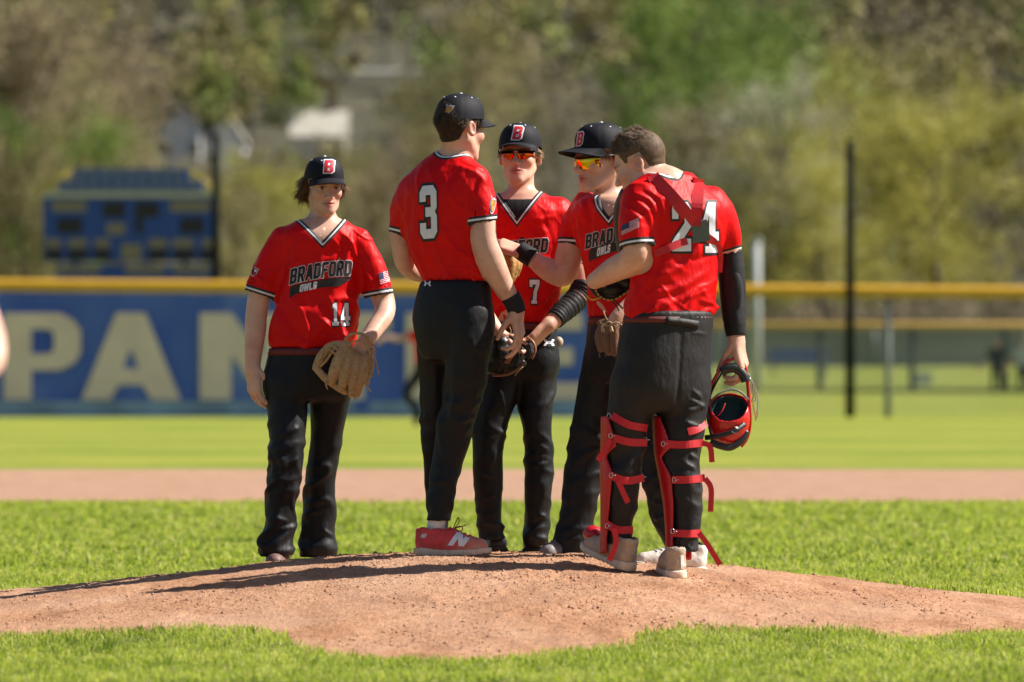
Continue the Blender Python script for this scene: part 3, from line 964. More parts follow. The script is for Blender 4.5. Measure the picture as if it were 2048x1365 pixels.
    def shades(s, mat, shield=False, frame=True):
        """wrap-around mirrored sunglasses in the head frame"""
        prof = lambda a: np.array([.074 * math.sin(a), -.088 * math.cos(a) - .016 * max(0, math.cos(a)) - .002])
        mb = MB()
        for side in ((-1, 1) if not shield else (0,)):
            V, F = [], []
            a0, a1 = (R(7), R(62)) if side else (R(-64), R(64))
            n, mz = 14, 6
            for i in range(n + 1):
                t = i / n
                a = (a0 + (a1 - a0) * t) * (side or 1)
                aa = abs(a) / R(62)
                top = .013 + .002 * aa; bot = -.023 + .008 * aa ** 2 + (.012 * max(0, 1 - abs(a) / R(14)) if True else 0)
                if shield: top, bot = .014, -.036 + .006 * aa ** 2 + .014 * max(0, 1 - abs(a) / R(12))
                for j in range(mz + 1):
                    w = j / mz
                    x, y = prof(a)
                    V.append((x * 1.02, y - .006 * math.sin(w * math.pi), bot + (top - bot) * w))
            for i in range(n):
                for j in range(mz):
                    q = i * (mz + 1) + j
                    F.append((q, q + mz + 1, q + mz + 2, q + 1))
            m2 = MB().put(s.HLs(V), F)
            m2.V[0] -= s.base
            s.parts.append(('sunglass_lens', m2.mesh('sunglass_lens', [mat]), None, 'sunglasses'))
        fr = MB()
        for sg in (-1, 1):
            p = [(*prof(sg * R(60)), .012), (sg * .083, -.03, .012), (sg * .084, .012, .010)]
            fr.tube(s.HLs(p) - s.base, .0035, 6)
        top = [(*(prof(R(a)) * 1.01), .0145) for a in range(-62, 63, 6)]
        fr.tube(s.HLs(top) - s.base, .0026, 6)
        s.parts.append(('sunglasses', fr.mesh('sunglasses', [M_BLACKP]), None))
    def HLs(s, V): return s.hc + (np.asarray(V, float) * s.hs) @ s.hM.T
    def strands(s, mat, sel, length, direction, n=2500, width=.0016, jit=.35, curl=.0, name='hair', lift=.0015, segs=4, grav=.0):
        """short tapered hair strands rooted on the head where sel(local) > 0"""
        P_, Q = s.bodymesh
        L = ((P_ - s.hc) @ s.hM) / s.hs
        w = sel(L)
        ids = np.nonzero(w > 0)[0]
        if not len(ids): return
        pr = w[ids] / w[ids].sum()
        rg = np.random.default_rng(s.seed + 40)
        ids = rg.choice(ids, n, p=pr)
        N = vnorm(P_, Q)
        root = P_[ids] + rg.normal(size=(n, 3)) * .0018 + N[ids] * lift * rg.random((n, 1))
        lr = L[ids]
        kk = lr * 38
        d = direction(lr) + rg.normal(size=(n, 3)) * jit * .35 + np.stack([pnoise(kk), pnoise(kk + 40), pnoise(kk + 80)], 1) * jit * 2.0
        d /= np.linalg.norm(d, axis=1)[:, None]
        dw = d @ s.hM.T
        dw = dw - N[ids] * np.minimum((dw * N[ids]).sum(1), 0)[:, None] * .9
        dw /= np.linalg.norm(dw, axis=1)[:, None]
        ln = (length(lr) if callable(length) else np.full(n, length)) * (.65 + .7 * rg.random(n))
        sd = np.cross(dw, N[ids]); sd /= np.linalg.norm(sd, axis=1)[:, None] + 1e-9
        ph = rg.random(n) * 6.28
        V = []
        for k in range(segs + 1):
            t = k / segs
            c = root + dw * (ln * t)[:, None] + np.array([0, 0, -1]) * (grav * ln * t * t)[:, None] + N[ids] * (curl * ln * np.sin(t * 4 + ph))[:, None] + sd * (curl * ln * np.cos(t * 4.5 + ph))[:, None]
            hw = width * (1 - .75 * t ** 1.5)
            V += [c - sd * hw, c + sd * hw]
        V = np.stack(V, 1).reshape(-1, 3); m = 2 * (segs + 1)
        b = np.arange(n)[:, None] * m
        F = np.concatenate([b + np.array([2 * k, 2 * k + 1, 2 * k + 3, 2 * k + 2]) for k in range(segs)])
        s.parts.append((name, np_mesh(name, V - s.base, F, [mat]), None))
    def scalp(s, mat, sel, thick=.004, name='hair_cap', bump=.0005):
        """a close layer of hair over the skin where sel(local) > 0"""
        P_, Q = s.bodymesh
        L = ((P_ - s.hc) @ s.hM) / s.hs
        f = sel(L)
        near = np.abs(L).max(1) < .2
        f = np.where(near, f, -1)
        T = tri(Q) if Q.shape[1] == 4 else Q; N = vnorm(P_, Q)
        th = thick * np.clip(f / .012, 0, 1) + bump * pnoise(L * 130) * np.clip(f / .012, 0, 1)
        P2 = P_ + N * (th + .0004)[:, None]
        T = T[(f[T] > -.02).all(1)]
        _, (Po, To, _x) = cut_at(P2, T, f, [])
        s.parts.append((name, np_mesh(name, Po - s.base, To, [mat]), None))
    def sleeve_tube(s, rows, mat, name, label=None, ridge=0.0, seg=20, per=8):
        p, r = s.pts(rows)
        Q = crom(np.concatenate([p, r[:, None]], 1), per)
        t = np.linspace(0, 1, len(Q))
        rr = Q[:, 3] * (1 + ridge * (np.sin(t * len(Q) * 1.9) * .6 + rng.normal(size=len(Q)) * .3))
        V, F = tube_geo(Q[:, :3], rr, seg, caps=False)
        V = V + (fbm(V * 40, 2) * .0015)[:, None] if ridge else V
        n = len(Q)
        inn, _ = tube_geo(Q[[0, -1], :3], rr[[0, -1]] - .006, seg, caps=False)
        k0 = len(V)
        V = np.concatenate([V, inn])
        F += [(j, (j + 1) % seg, k0 + (j + 1) % seg, k0 + j)[::-1] for j in range(seg)]
        F += [((n - 1) * seg + j, (n - 1) * seg + (j + 1) % seg, k0 + seg + (j + 1) % seg, k0 + seg + j) for j in range(seg)]
        s.parts.append((name, np_mesh(name, V - s.base, F, [mat]), label))
    def mesh_part(s, name, mb, mats, label=None, parent=None, smooth=True):
        mb.V = [v - s.base for v in mb.V]
        s.parts.append((name, mb.mesh(name, mats, smooth), label, parent))
    def print_on(s, surf, glyphs, O, U, V, mat, lift=.0022, name='print', label=None, bend=None):
        if len(glyphs) > 1 and name in ('team_name', 'number', 'club_name'):
            for g in glyphs: s.print_on(surf, [g], O, U, V, mat, lift, 'letter' if name != 'number' else 'numeral', label, bend)
            return
        mb = decal(glyphs, O, U, V, s.bvh[surf], lift, None, bend)
        # drop faces torn across a gap
        A = np.concatenate(mb.V) if mb.V else np.zeros((0, 3))
        keep = [(f, m) for f, m in zip(mb.F, mb.M) if np.ptp(A[list(f), 1]) < .035]
        if not keep: return
        mb.V = [A - s.base]; mb.F = [k[0] for k in keep]; mb.M = [0] * len(keep)
        s.parts.append((name, mb.mesh(name, [mat]), label, surf))
    def flush(s):
        made = {}
        for row in s.parts:
            nm, me, lab = row[:3]; par = row[3] if len(row) > 3 else None
            if par: continue
            o = add(nm, me, s.root); made.setdefault(nm, o)
            if lab: o['label'] = lab
        for row in s.parts:
            nm, me, lab = row[:3]; par = row[3] if len(row) > 3 else None
            if not par: continue
            o = add(nm, me, made.get(par, s.root))
            if lab: o['label'] = lab
        return s.root
def frame_to(n):
    n = np.asarray(n, float) / np.linalg.norm(n)
    a = np.array([0, 0, 1.0]) if abs(n[2]) < .9 else np.array([1.0, 0, 0])
    x = np.cross(a, n); x /= np.linalg.norm(x)
    return np.stack([x, np.cross(n, x), n], 1)

# ------------------------------------------------------------------ shoes
def shoe(p, heel, toe, L=.30, W=1.0, upper=None, sole=None, accent=None, high=.10, pitch=0.0, name='shoe', lacecol=None, tip=None, dust=1.0):
    """a low athletic shoe: upper, sole and laces; heel/toe = ground points"""
    heel, toe = np.asarray(heel, float), np.asarray(toe, float)
    f = toe - heel; L = np.linalg.norm(f); f /= L
    sdv = np.cross(np.array([0, 0, 1.0]), f); sdv /= np.linalg.norm(sdv)
    u = np.cross(f, sdv)
    M = np.stack([f, sdv, u], 1)
    k = L / .30
    T = lambda a, b, c: heel + M @ (np.array([a, b, c]) * np.array([k, k * W, k]))
    m = [('u', Chain([T(.045, 0, .050), T(.10, 0, .055), T(.16, 0, .050)], np.array([.037, .041, .042]) * k, smooth=False), 0),
         ('u', Chain([T(.16, 0, .046), T(.215, -.003, .038), T(.255, -.004, .034)], np.array([.043, .043, .036]) * k, smooth=False), .03),
         ('u', Chain([T(.05, 0, .06), T(.045, 0, high)], np.array([.037, .040]) * k, smooth=False), .025),
         ('u', Chain([T(.10, 0, .07), T(.135, 0, .085)], np.array([.034, .026]) * k, smooth=False), .03)]
    m.append(('s', Chain([T(.05, 0, high * .82), T(.045, 0, high + .06)], np.array([.030, .034]) * k, smooth=False), .006))
    lo, hi = T(.15, 0, .05) - .25, T(.15, 0, .05) + .25
    m.append(('s', Fn(lambda P: ((P - heel) @ u) - .014 * k, lo, hi), .004))
    P_, Q = sd_mesh(m, .0054, 1)
    lc = (P_ - heel) @ M / k
    P_ = P_ + vnorm(P_, Q) * (.0012 * pnoise(lc * 70))[:, None]
    du = np.clip(.75 * np.clip((lc[:, 0] - .15) / .1, 0, 1) + .5 * np.clip((.045 - lc[:, 2]) / .03, 0, 1) + .3 * pnoise(lc * 30), 0, 1) * dust
    up = np_mesh(name, P_ - p.base, Q, [upper], attrs={'dust': du})
    c0 = Chain([T(.04, 0, 0), T(.12, 0, 0), T(.20, -.003, 0), T(.262, -.004, 0)], np.array([.041, .038, .049, .041]) * k, 6)
    def slab(P):
        z = (P - heel) @ u
        q = P - z[:, None] * u
        lz = ((P - heel) @ f) / k
        top = .026 + .010 * np.exp(-((lz - .02) / .05) ** 2) + .006 * np.exp(-((lz - .29) / .03) ** 2)
        d = c0.ev(q) - .003 + .10 * np.maximum(z - .02, 0)
        e = np.maximum(z - top * k, -z + .001 * k + .06 * k * np.maximum(lz - .24, 0) ** 1.5 * 10)
        return np.maximum(d, e)
    Sl = Fn(slab, c0.lo - .01, c0.hi + .06)
    P2, Q2 = sd_mesh([('u', Sl, 0)], .0054, 1)
    z2 = (P2 - heel) @ u; l2 = ((P2 - heel) @ f) / k
    P2 = P2 + vnorm(P2, Q2) * (.0016 * np.sin(l2 * 260) * (z2 < .015))[:, None]
    p.parts.append((name, up, None))
    p.parts.append(('sole', np_mesh('sole', P2 - p.base, Q2, [sole]), None, None))
    # laces and tongue
    mb = MB()
    bv = bvh_of(P_, Q)
    def onup(a, b):
        h_ = bv.ray_cast(Vector(T(a, b, .3)), Vector(-u))
        return np.array(h_[0]) + u * .003 if h_[0] is not None else T(a, b, .07)
    for i in range(5):
        a = .13 + i * .021
        mb.tube([onup(a, -.022), onup(a + .004, -.01), onup(a + .006, 0), onup(a + .004, .01), onup(a, .022)], .0026, 5)
    mb.V = [v - p.base for v in mb.V]
    p.parts.append(('shoe_laces', mb.mesh('shoe_laces', [lacecol or M_WHITE]), None, None))
    return bv, T
# ------------------------------------------------------------------ ground, mound, turf
def sm(x, xs, ys):
    """smooth interpolation through a profile"""
    xs = np.asarray(xs, float); ys = np.asarray(ys, float)
    X = np.linspace(xs[0], xs[-1], 400)
    Y = np.interp(X, xs, ys)
    k = np.hanning(41); k /= k.sum()
    Y = np.convolve(np.pad(Y, 20, mode='edge'), k, 'valid')
    return np.interp(x, X, Y)
def mound_h(x, y):
    x, y = np.asarray(x, float), np.asarray(y, float)
    dy = y - 23.25
    r = np.hypot(x + .12, np.where(dy < 0, dy / 1.25, dy / 1.1))
    return sm(r, [0, .5, .95, 1.4, 2.0, 2.6, 3.0, 6], [.238, .236, .190, .135, .068, .012, 0, 0])
def hills(y):
    return np.interp(y, [0, 104, 150, 250, 400, 600, 900, 1600], [0, 0, .15, .9, 8.5, 22, 64, 150])
BOUND = [(-2.9, 21.0), (-2.1, 20.95), (-1.5, 20.9), (-.95, 20.75), (-.80, 20.3), (-.55, 19.7), (-.3, 19.55), (0, 19.65), (.2, 19.95), (.42, 20.25), (.56, 20.75), (.9, 20.8), (1.2, 20.95), (1.5, 20.75), (1.75, 21.2), (2.1, 21.3), (2.9, 21.5),
         (3.0, 23.0), (2.2, 23.75), (1.5, 23.95), (.9, 24.25), (.4, 24.9), (-.4, 25.4), (-1.3, 25.3), (-2.2, 24.6), (-3.0, 23.6)]
BND = crom(np.array(BOUND), 6, closed=True)
def _dirt_d(x, y):
    """signed distance to the edge of the bare mound (negative inside)"""
    x, y = np.ravel(x), np.ravel(y)
    d = np.full(len(x), 1e9); ins = np.zeros(len(x), bool)
    for i in range(len(BND)):
        a, b = BND[i], BND[(i + 1) % len(BND)]
        ab = b - a; t = np.clip(((x - a[0]) * ab[0] + (y - a[1]) * ab[1]) / (ab @ ab), 0, 1)
        d = np.minimum(d, np.hypot(x - a[0] - t * ab[0], y - a[1] - t * ab[1]))
        c = ((a[1] > y) != (b[1] > y)) & (x < (b[0] - a[0]) * (y - a[1]) / (b[1] - a[1] + 1e-12) + a[0])
        ins ^= c
    d = np.where(ins, -d, d)
    P = np.stack([x, y, 0 * x], 1)
    return d + .05 * pnoise(P * 5) + .03 * pnoise(P * 17)

_DX, _DY = np.linspace(-5, 5, 401), np.linspace(17, 31, 561)
_DG = _dirt_d(*[g.ravel() for g in np.meshgrid(_DX, _DY)]).reshape(561, 401)
def dirt_d(x, y):
    x, y = np.ravel(x), np.ravel(y)
    u = np.clip((x + 5) * 40, 0, 399.99); v = np.clip((y - 17) * 40, 0, 559.99)
    i, j = u.astype(int), v.astype(int); u, v = u - i, v - j
    return (_DG[j, i] * (1 - u) + _DG[j, i + 1] * u) * (1 - v) + (_DG[j + 1, i] * (1 - u) + _DG[j + 1, i + 1] * u) * v
def turf_mat(name, near=True):
    t = NT(name).set(rough=.85, spec=.15)
    co = t.coord('Object')
    a = t.noise(.35, 5, .6, co)
    b = t.noise(9, 4, .7, co)
    c1 = t.ramp(b, [(.3, (.17, .20, .026)), (.5, (.25, .28, .040)), (.72, (.34, .345, .07))])
    c2 = t.ramp(a, [(.35, (.75, .86, .7)), (.65, (1.12, 1.05, 1.1))])
    col = t.mix(1.0, c1, c2, 'MULTIPLY')
    # mowing bands across the outfield
    w = t.n('TexWave', wave_type='BANDS', bands_direction='Y', wave_profile='SIN'); w.inputs['Scale'].default_value = .035; w.inputs['Distortion'].default_value = .6
    t.l(co, w.inputs['Vector'])
    col = t.mix(1.0, col, t.ramp(w.outputs['Fac'], [(.3, (.9, .97, .85)), (.7, (1.18, 1.10, 1.15))]), 'MULTIPLY')
    sp = t.n('SeparateXYZ'); t.l(co, sp.inputs[0])
    th = t.n('MapRange'); th.inputs[1].default_value = 38; th.inputs[2].default_value = 43; t.l(sp.outputs['Y'], th.inputs[0])
    col = t.mix(th.outputs[0], t.ramp(b, [(.35, (.085, .10, .02)), (.65, (.21, .22, .05))]), col)      # thatch under the longer infield grass
    t.color(col)
    t.bump(t.noise(30, 4, .7, co), .7, .04)
    return t.m
def dirt_mat(name, hue=1.0, pale=0.0):
    t = NT(name).set(rough=.95, spec=.1)
    co = t.coord('Object')
    n1 = t.noise(1.3, 5, .6, co); n2 = t.noise(48, 5, .8, co, stretch=(1, .4, 1)); n3 = t.noise(5, 4, .6, co, stretch=(1, .35, 1))
    base = t.ramp(n3, [(.3, (.34, .17, .096)), (.52, (.475, .258, .150)), (.72, (.57, .33, .208))])
    gr = t.ramp(n2, [(.30, (.36, .29, .24)), (.42, (.82, .78, .75)), (.55, (1.05, 1.05, 1.05)), (.75, (1.3, 1.27, 1.25))])
    col = t.mix(1.0, base, gr, 'MULTIPLY')
    col = t.mix(t.ramp(n1, [(.42, (0, 0, 0)), (.7, (.5, .5, .5))]), col, (.55, .36, .26))
    if pale: col = t.mix(pale, col, (.40, .255, .19))
    t.color(col)
    t.bump(n2, 1.0, .016)
    return t.m
M_TURF, M_DIRT, M_DIRT2 = turf_mat('turf'), dirt_mat('mound_clay'), dirt_mat('infield_clay', pale=.55)

def grid(xs, ys, z):
    X, Y = np.meshgrid(xs, ys)
    V = np.stack([X.ravel(), Y.ravel(), z(X.ravel(), Y.ravel())], 1)
    nx, ny = len(xs), len(ys)
    i = np.arange(nx - 1)[None] + (np.arange(ny - 1) * nx)[:, None]
    F = np.stack([i, i + 1, i + nx + 1, i + nx], -1).reshape(-1, 4)
    return V, F
def build_ground():
    xs = np.concatenate([-np.geomspace(900, 5, 22), np.linspace(-4.6, 4.6, 93), np.geomspace(5, 900, 22)])
    ys = np.concatenate([np.linspace(-30, 17, 12), np.linspace(17.5, 31, 110), np.geomspace(32, 1500, 60)])
    def z(x, y):
        h = mound_h(x, y) + hills(y)
        d = dirt_d(x, y)
        h = h - .022 * np.clip(-d / .06, 0, 1)
        far = np.clip((y - 105) / 100, 0, 1)
        return h + far * .6 * fbm(np.stack([x * .02, y * .02, 0 * x], 1), 3) + far * np.maximum(np.abs(x) - 60, 0) * .02
    V, F = grid(xs, ys[ys < 250], z)
    tag(add('ground', np_mesh('ground', V, F, [M_TURF])), 'mown green turf of the ball field', None, None, 'structure')
    V, F = grid(xs, np.concatenate([[ys[ys < 250][-1] - 2], np.geomspace(ys[ys < 250][-1] + 6, 1500, 40)]), z)
    V[:len(xs), 2] -= .15
    tag(add('hillside', np_mesh('hillside', V, F, [simple('leaf_litter', (.055, .05, .024), .95, .35, .12)])), 'brown and olive wooded slope rising behind the field', None, None, 'structure')
    # mound
    xs = np.arange(-3.1, 3.1, .0185); ys = np.arange(19.2, 25.8, .0195)
    def zm(x, y):
        P = np.stack([x, y, 0 * x], 1)
        foot = np.clip(1.3 - np.hypot(x - .1, (y - 22.0) / 1.4), 0, 1)
        e = .0035 * pnoise(P * 21) + .005 * pnoise(P * 9.0) + .008 * pnoise(P * 2.6) + foot * .007 * np.maximum(fbm(P * 12 + 5, 3), -.3)
        e += .0040 * pnoise(P * 40) + .0045 * np.maximum(pnoise(P * 17 + 3), 0) ** 2
        return mound_h(x, y) + e
    V, F = grid(xs, ys, zm)
    d = dirt_d(V[:, 0], V[:, 1])
    V[:, 2] -= .014 * np.clip((d + .05) / .05, 0, 1)
    T = tri(F)
    (Pi, Ti, _), _o = cut_at(V, T, d - .01)
    tag(add('pitchers_mound', np_mesh('pitchers_mound', Pi, Ti, [M_DIRT])), 'reddish clay pitching mound rising under the group of players', None, None, 'structure')
    # crumbs of clay
    n = 34000
    r = np.random.default_rng(11)
    x = r.uniform(-2.3, 2.3, n); y = r.uniform(19.6, 24.4, n)
    clump = pnoise(np.stack([x * 2.2, y * 1.6, 0 * x + 4], 1)) + .55 * np.exp(-((x - .0) ** 2 + ((y - 21.9) / .8) ** 2))
    rough_top = np.exp(-((np.hypot(x + .12, y - 23.1) - .35) / .45) ** 2)
    ok = (dirt_d(x, y) < -.08) & ((clump + .6 * rough_top) > r.uniform(-.1, .9, n))
    x, y = x[ok], y[ok]; n = len(x)
    s = .0018 + .0016 * r.random(n) + .0062 * r.random(n) ** 9
    o = np.array([[1, 0, 0], [-1, 0, 0], [0, 1, 0], [0, -1, 0], [0, 0, 1], [0, 0, -1], ], float)
    of = np.array([[0, 2, 4], [2, 1, 4], [1, 3, 4], [3, 0, 4], [2, 0, 5], [1, 2, 5], [3, 1, 5], [0, 3, 5]])
    V = np.stack([x, y, zm(x, y) + s * .25], 1)[:, None] + (o[None] * (.6 + .8 * r.random((n, 6, 1)))) * s[:, None, None] * np.array([1.15, 1.15, .8])
    F = (np.arange(n)[:, None, None] * 6 + of[None]).reshape(-1, 3)
    tag(add('clay_crumbs', np_mesh('clay_crumbs', V.reshape(-1, 3), F, [simple('clay_crumb', (.40, .21, .13), .95, .35, 90)], False)), 'loose crumbs of clay scattered over the mound', None, None, 'stuff')
    # infield skin behind the mound
    xs = np.linspace(-22, 22, 200)
    V, F = [], []
    nx = len(xs)
    P = np.stack([xs * .8, 0 * xs, 0 * xs], 1)
    f0 = 40.6 + .18 * pnoise(P * 2.1) - .004 * (xs - 1) ** 2 + .06 * xs * .3
    f1 = 53.0 + .30 * pnoise(P * 2.3 + 9) - .012 * xs ** 2
    for j in range(7):
        t = j / 6
        V += [(x, a + (b - a) * t, .006 + .004 * math.sin(t * 9)) for x, a, b in zip(xs, f0, f1)]
    for j in range(6): F += [(j * nx + i, j * nx + i + 1, (j + 1) * nx + i + 1, (j + 1) * nx + i) for i in range(nx - 1)]
    tag(add('infield_dirt', np_mesh('infield_dirt', np.array(V), F, [M_DIRT2])), 'smooth pinkish clay strip of the infield behind the mound', None, None, 'structure')
    return f0, f1, xs
def blade_mat():
    t = NT('grass_blade').set(rough=.55, spec=.3)
    a = t.attr('hue').outputs['Fac']
    col = t.ramp(a, [(0, (.11, .17, .022)), (.38, (.345, .425, .065)), (.75, (.57, .60, .15)), (1, (.72, .62, .36))])
    t.color(col)
    tr = t.n('BsdfTranslucent'); t.l(t.mix(1.0, col, (1.25, 1.35, .6), 'MULTIPLY'), tr.inputs[0])
    mx = t.n('MixShader'); mx.inputs[0].default_value = .45
    t.l(t.b.outputs[0], mx.inputs[1]); t.l(tr.outputs[0], mx.inputs[2]); t.l(mx.outputs[0], t.out.inputs[0])
    return t.m
def blades(x, y, h, w, r, lean=.85, zoff=0.0):
    n = len(x)
    z = mound_h(x, y)
    a = r.random(n) * 2 * np.pi; ln = np.abs(r.normal(size=n)) * lean
    dx, dy = np.cos(a) * ln, np.sin(a) * ln
    b = r.random(n) * np.pi
    wx, wy = np.cos(b) * w, np.sin(b) * w * .5
    B = np.stack([x, y, z - .004 + zoff], 1)
    mid = B + np.stack([dx * h * .35, dy * h * .35, h * .6], 1)
    tip = B + np.stack([dx * h, dy * h, h * (1 - .25 * np.minimum(ln, 1))], 1)
    W = np.stack([wx, wy, 0 * wx], 1)
    V = np.stack([B - W, B + W, mid + W * .8, mid - W * .8, tip], 1).reshape(-1, 3)
    k = np.arange(n)[:, None] * 5
    F = np.concatenate([k + np.array([0, 1, 2]), k + np.array([0, 2, 3]), k + np.array([3, 2, 4])])
    return V, F
def build_grass(f0, xs0):
    r = np.random.default_rng(21)
    VV, FF, HH, n0 = [], [], [], 0
    def patch(x0, x1, y0, y1, n, h0, w, inner=-.03):
        nonlocal n0
        x = r.uniform(x0, x1, n); y = np.sqrt(r.uniform(y0 ** 2, y1 ** 2, n))
        k = np.abs(x) < .09 * y + .3
        x, y = x[k], y[k]
        d = dirt_d(x, y)
        P = np.stack([x, y, 0 * x], 1)
        edge = np.clip((d - inner) / .10, 0, 1)
        den = .55 + .6 * pnoise(P * 3.5) + .25 * pnoise(P * 11)
        k = (d > inner) & (r.random(len(x)) < np.where(d < .35, .35 + .65 * edge, 1.0)) & (r.random(len(x)) < np.clip(den + .45, .25, 1))
        x, y, P = x[k], y[k], P[k]
        n = len(x)
        tall = 1 + .5 * pnoise(P * 4 + 3) + .35 * pnoise(P * 13)
        h = h0 * np.clip(tall, .35, 1.8) * (.6 + .8 * r.random(n))
        V, F = blades(x, y, h, w * (.7 + .6 * r.random(n)), r)
        hue = np.clip(.44 + .26 * pnoise(P * 1.7 + 8) + .30 * pnoise(P * 8 + 1) + .20 * r.normal(size=n), 0, 1)
        hue = np.where(r.random(n) < .10, .8 + .2 * r.random(n), hue)
        VV.append(V); FF.append(F + n0); HH.append(np.repeat(hue, 5)); n0 += len(V)
    patch(-2.4, 2.4, 18.2, 21.6, 92000, .026, .0021)
    patch(-2.8, 2.8, 23.4, 28, 84000, .027, .0029)
    patch(-3.4, 3.4, 28, 34, 48000, .034, .0052)
    patch(-4.2, 4.2, 34, 40.9, 38000, .034, .0075)
    V, F, H = np.concatenate(VV), np.concatenate(FF), np.concatenate(HH)
    tag(add('grass', np_mesh('grass', V, F, [blade_mat()], False, attrs={'hue': H})), 'short green grass blades around the mound', 'grass', None, 'stuff')
def side_grass():
    """the same turf carried on past both edges of the picture"""
    r = np.random.default_rng(31)
    n = 36000
    x = r.uniform(-2, 2, n); y = np.sqrt(r.uniform(18 ** 2, 41 ** 2, n))
    P = np.stack([x, y, 0 * x], 1)
    V, F = blades(x + 60, y, .03 * (.6 + .8 * r.random(n)), .0015 + .00016 * y, r)
    V[:, 0] -= 60
    hue = np.clip(.44 + .3 * pnoise(P * 8 + 1) + .2 * r.normal(size=n), 0, 1)
    me = np_mesh('grass', V, F, [bpy.data.materials['grass_blade']], False, attrs={'hue': np.repeat(hue, 5)})
    for k, cx in enumerate((-4.4, 4.6, -8.2, 8.4)):
        tag(add('grass', me, None, (cx, 0, 0)), 'short green grass carrying on past the edges of the picture', 'grass', 'side turf', 'stuff')
f0_, f1_, xs_ = build_ground()
if ONLY is None or 'grass' in ONLY: build_grass(f0_, xs_); side_grass()
# ------------------------------------------------------------------ players
TEAM = 'players in red jerseys gathered on the mound'
def shoe_mats(key, col, rough=.55):
    t = NT(key).set(rough=rough, spec=.35)
    c = t.ramp(t.noise(40, 4), [(.25, tuple(x * .8 for x in col)), (.75, tuple(min(1, x * 1.2) for x in col))])
    t.color(t.mix(t.attr('dust').outputs['Fac'], c, (.50, .33, .235)))
    t.bump(t.noise(120, 3), .15, .004)
    return t.m
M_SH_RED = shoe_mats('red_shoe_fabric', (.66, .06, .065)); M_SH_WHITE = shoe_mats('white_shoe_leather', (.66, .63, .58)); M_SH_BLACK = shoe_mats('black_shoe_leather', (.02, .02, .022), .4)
M_SH_SHADED = shoe_mats('shaded_shoe_fabric', (.16, .16, .18)); M_SH_TAN = shoe_mats('dusty_tan_shoe', (.42, .32, .24)); M_SOLE_TAN = shoe_mats('dusty_sole', (.70, .55, .43), .8)
M_SH_LG = shoe_mats('maroon_grey_shoe', (.13, .065, .065)); M_SOLE_W = shoe_mats('pale_sole', (.6, .56, .5), .7); M_SOLE_B = shoe_mats('black_sole', (.03, .028, .027), .7)
M_GREYPAD = simple('grey_rubber_patch', (.10, .125, .14), .3, .15, 30, .2, 50)
def on_mound(x, y, dz=0.0): return np.array([x, y, float(mound_h(x, y)) + dz])
def letter_B(p, O, U, V):
    g, w = text_loops('B', 0, 0, .085); p.print_on('cap', g, O, U, V, M_WHITE, .002, 'cap_letter')
    g, w = text_loops('B', 0, 0, 0.0); p.print_on('cap', g, O, U, V, M_REDPR, .0038, 'cap_letter')
def chest_name(p, O, U, V, bend=0, shear=.16):
    """BRADFORD in black with a white edge"""
    for wd, mt, lf in ((.055, M_WHITE, .0024), (.015, M_BLACK, .0036)):
        g, w = text_loops('BRADFORD', .10, shear, wd)
        p.print_on('jersey', g, O, np.asarray(U, float) / w, V, mt, lf, 'team_name', None, (w, bend))
def tail_owls(p, quad, O, U, V):
    p.print_on('jersey', [[quad]], (0, 0), (1, 0), (0, 1), M_BLACK, .0024, 'name_tail')
    g, w_ = text_loops('OWLS', .1, .1, .03); p.print_on('jersey', g, O, np.asarray(U, float) / w_, V, M_WHITE, .004, 'club_name')
def number(p, txt, O, U, V, edge=.06, gap=.16):
    for wd, mt, lf in ((edge, M_BLACK, .0024), (0, M_WHITE, .0038)):
        g, w_ = text_loops(txt, gap, 0, wd); p.print_on('jersey', g, O, np.asarray(U, float) / w_, V, mt, lf, 'number')
def quad_uv(a, b, c, d): return [[(a, b), (c, b), (c, d), (a, d)]]
def flag(p, O, U, V):
    p.print_on('jersey', [quad_uv(0, 0, 1, 1)], O, U, V, M_WHITE, .0024, 'flag_patch')
    p.print_on('jersey', [quad_uv(0, k / 7, 1, (k + .55) / 7) for k in range(7)], O, U, V, M_REDPR, .0034, 'flag_patch')
    p.print_on('jersey', [quad_uv(0, .46, .45, 1)], O, U, V, M_NAVY, .0042, 'flag_patch')
def emblem(p, surf, O, U, V, gold=True):
    """small embroidered crest with two tufts"""
    out = [(.15, .1), (.35, -.02), (.6, .04), (.8, .22), (.92, .5), (1.06, .78), (.82, .80), (.6, .9), (.42, .82), (.2, 1.05), (.16, .72), (.04, .45)]
    for k, (mt, lf) in enumerate(((M_WHITE, .0024), (M_NAVY if gold else M_BLACK, .0034), (M_GOLD if gold else M_REDPR, .0042))):
        s_ = 1 - .16 * k
        p.print_on(surf, [[[(.5 + (a - .5) * s_, .45 + (b - .45) * s_) for a, b in out]]], O, U, V, mt, lf, 'crest')
    p.print_on(surf, [quad_uv(.5, .45, .8, .66)], O, U, V, M_WHITE if not gold else M_ORANGE, .005, 'crest')
    p.print_on(surf, [quad_uv(.2, .2, .42, .5)], O, U, V, M_BLACK if not gold else M_ORANGE, .005, 'crest')
UA = [[[(0, 0), (.24, 0), (.30, .28), (.42, .34), (.58, .34), (.70, .28), (.76, 0), (1, 0), (.92, .36), (.80, .5), (.92, .64), (1, 1), (.76, 1), (.70, .72), (.58, .66), (.42, .66), (.30, .72), (.24, 1), (0, 1), (.08, .64), (.20, .5), (.08, .36)], [(.36, .45), (.36, .55), (.64, .55), (.64, .45)]]]
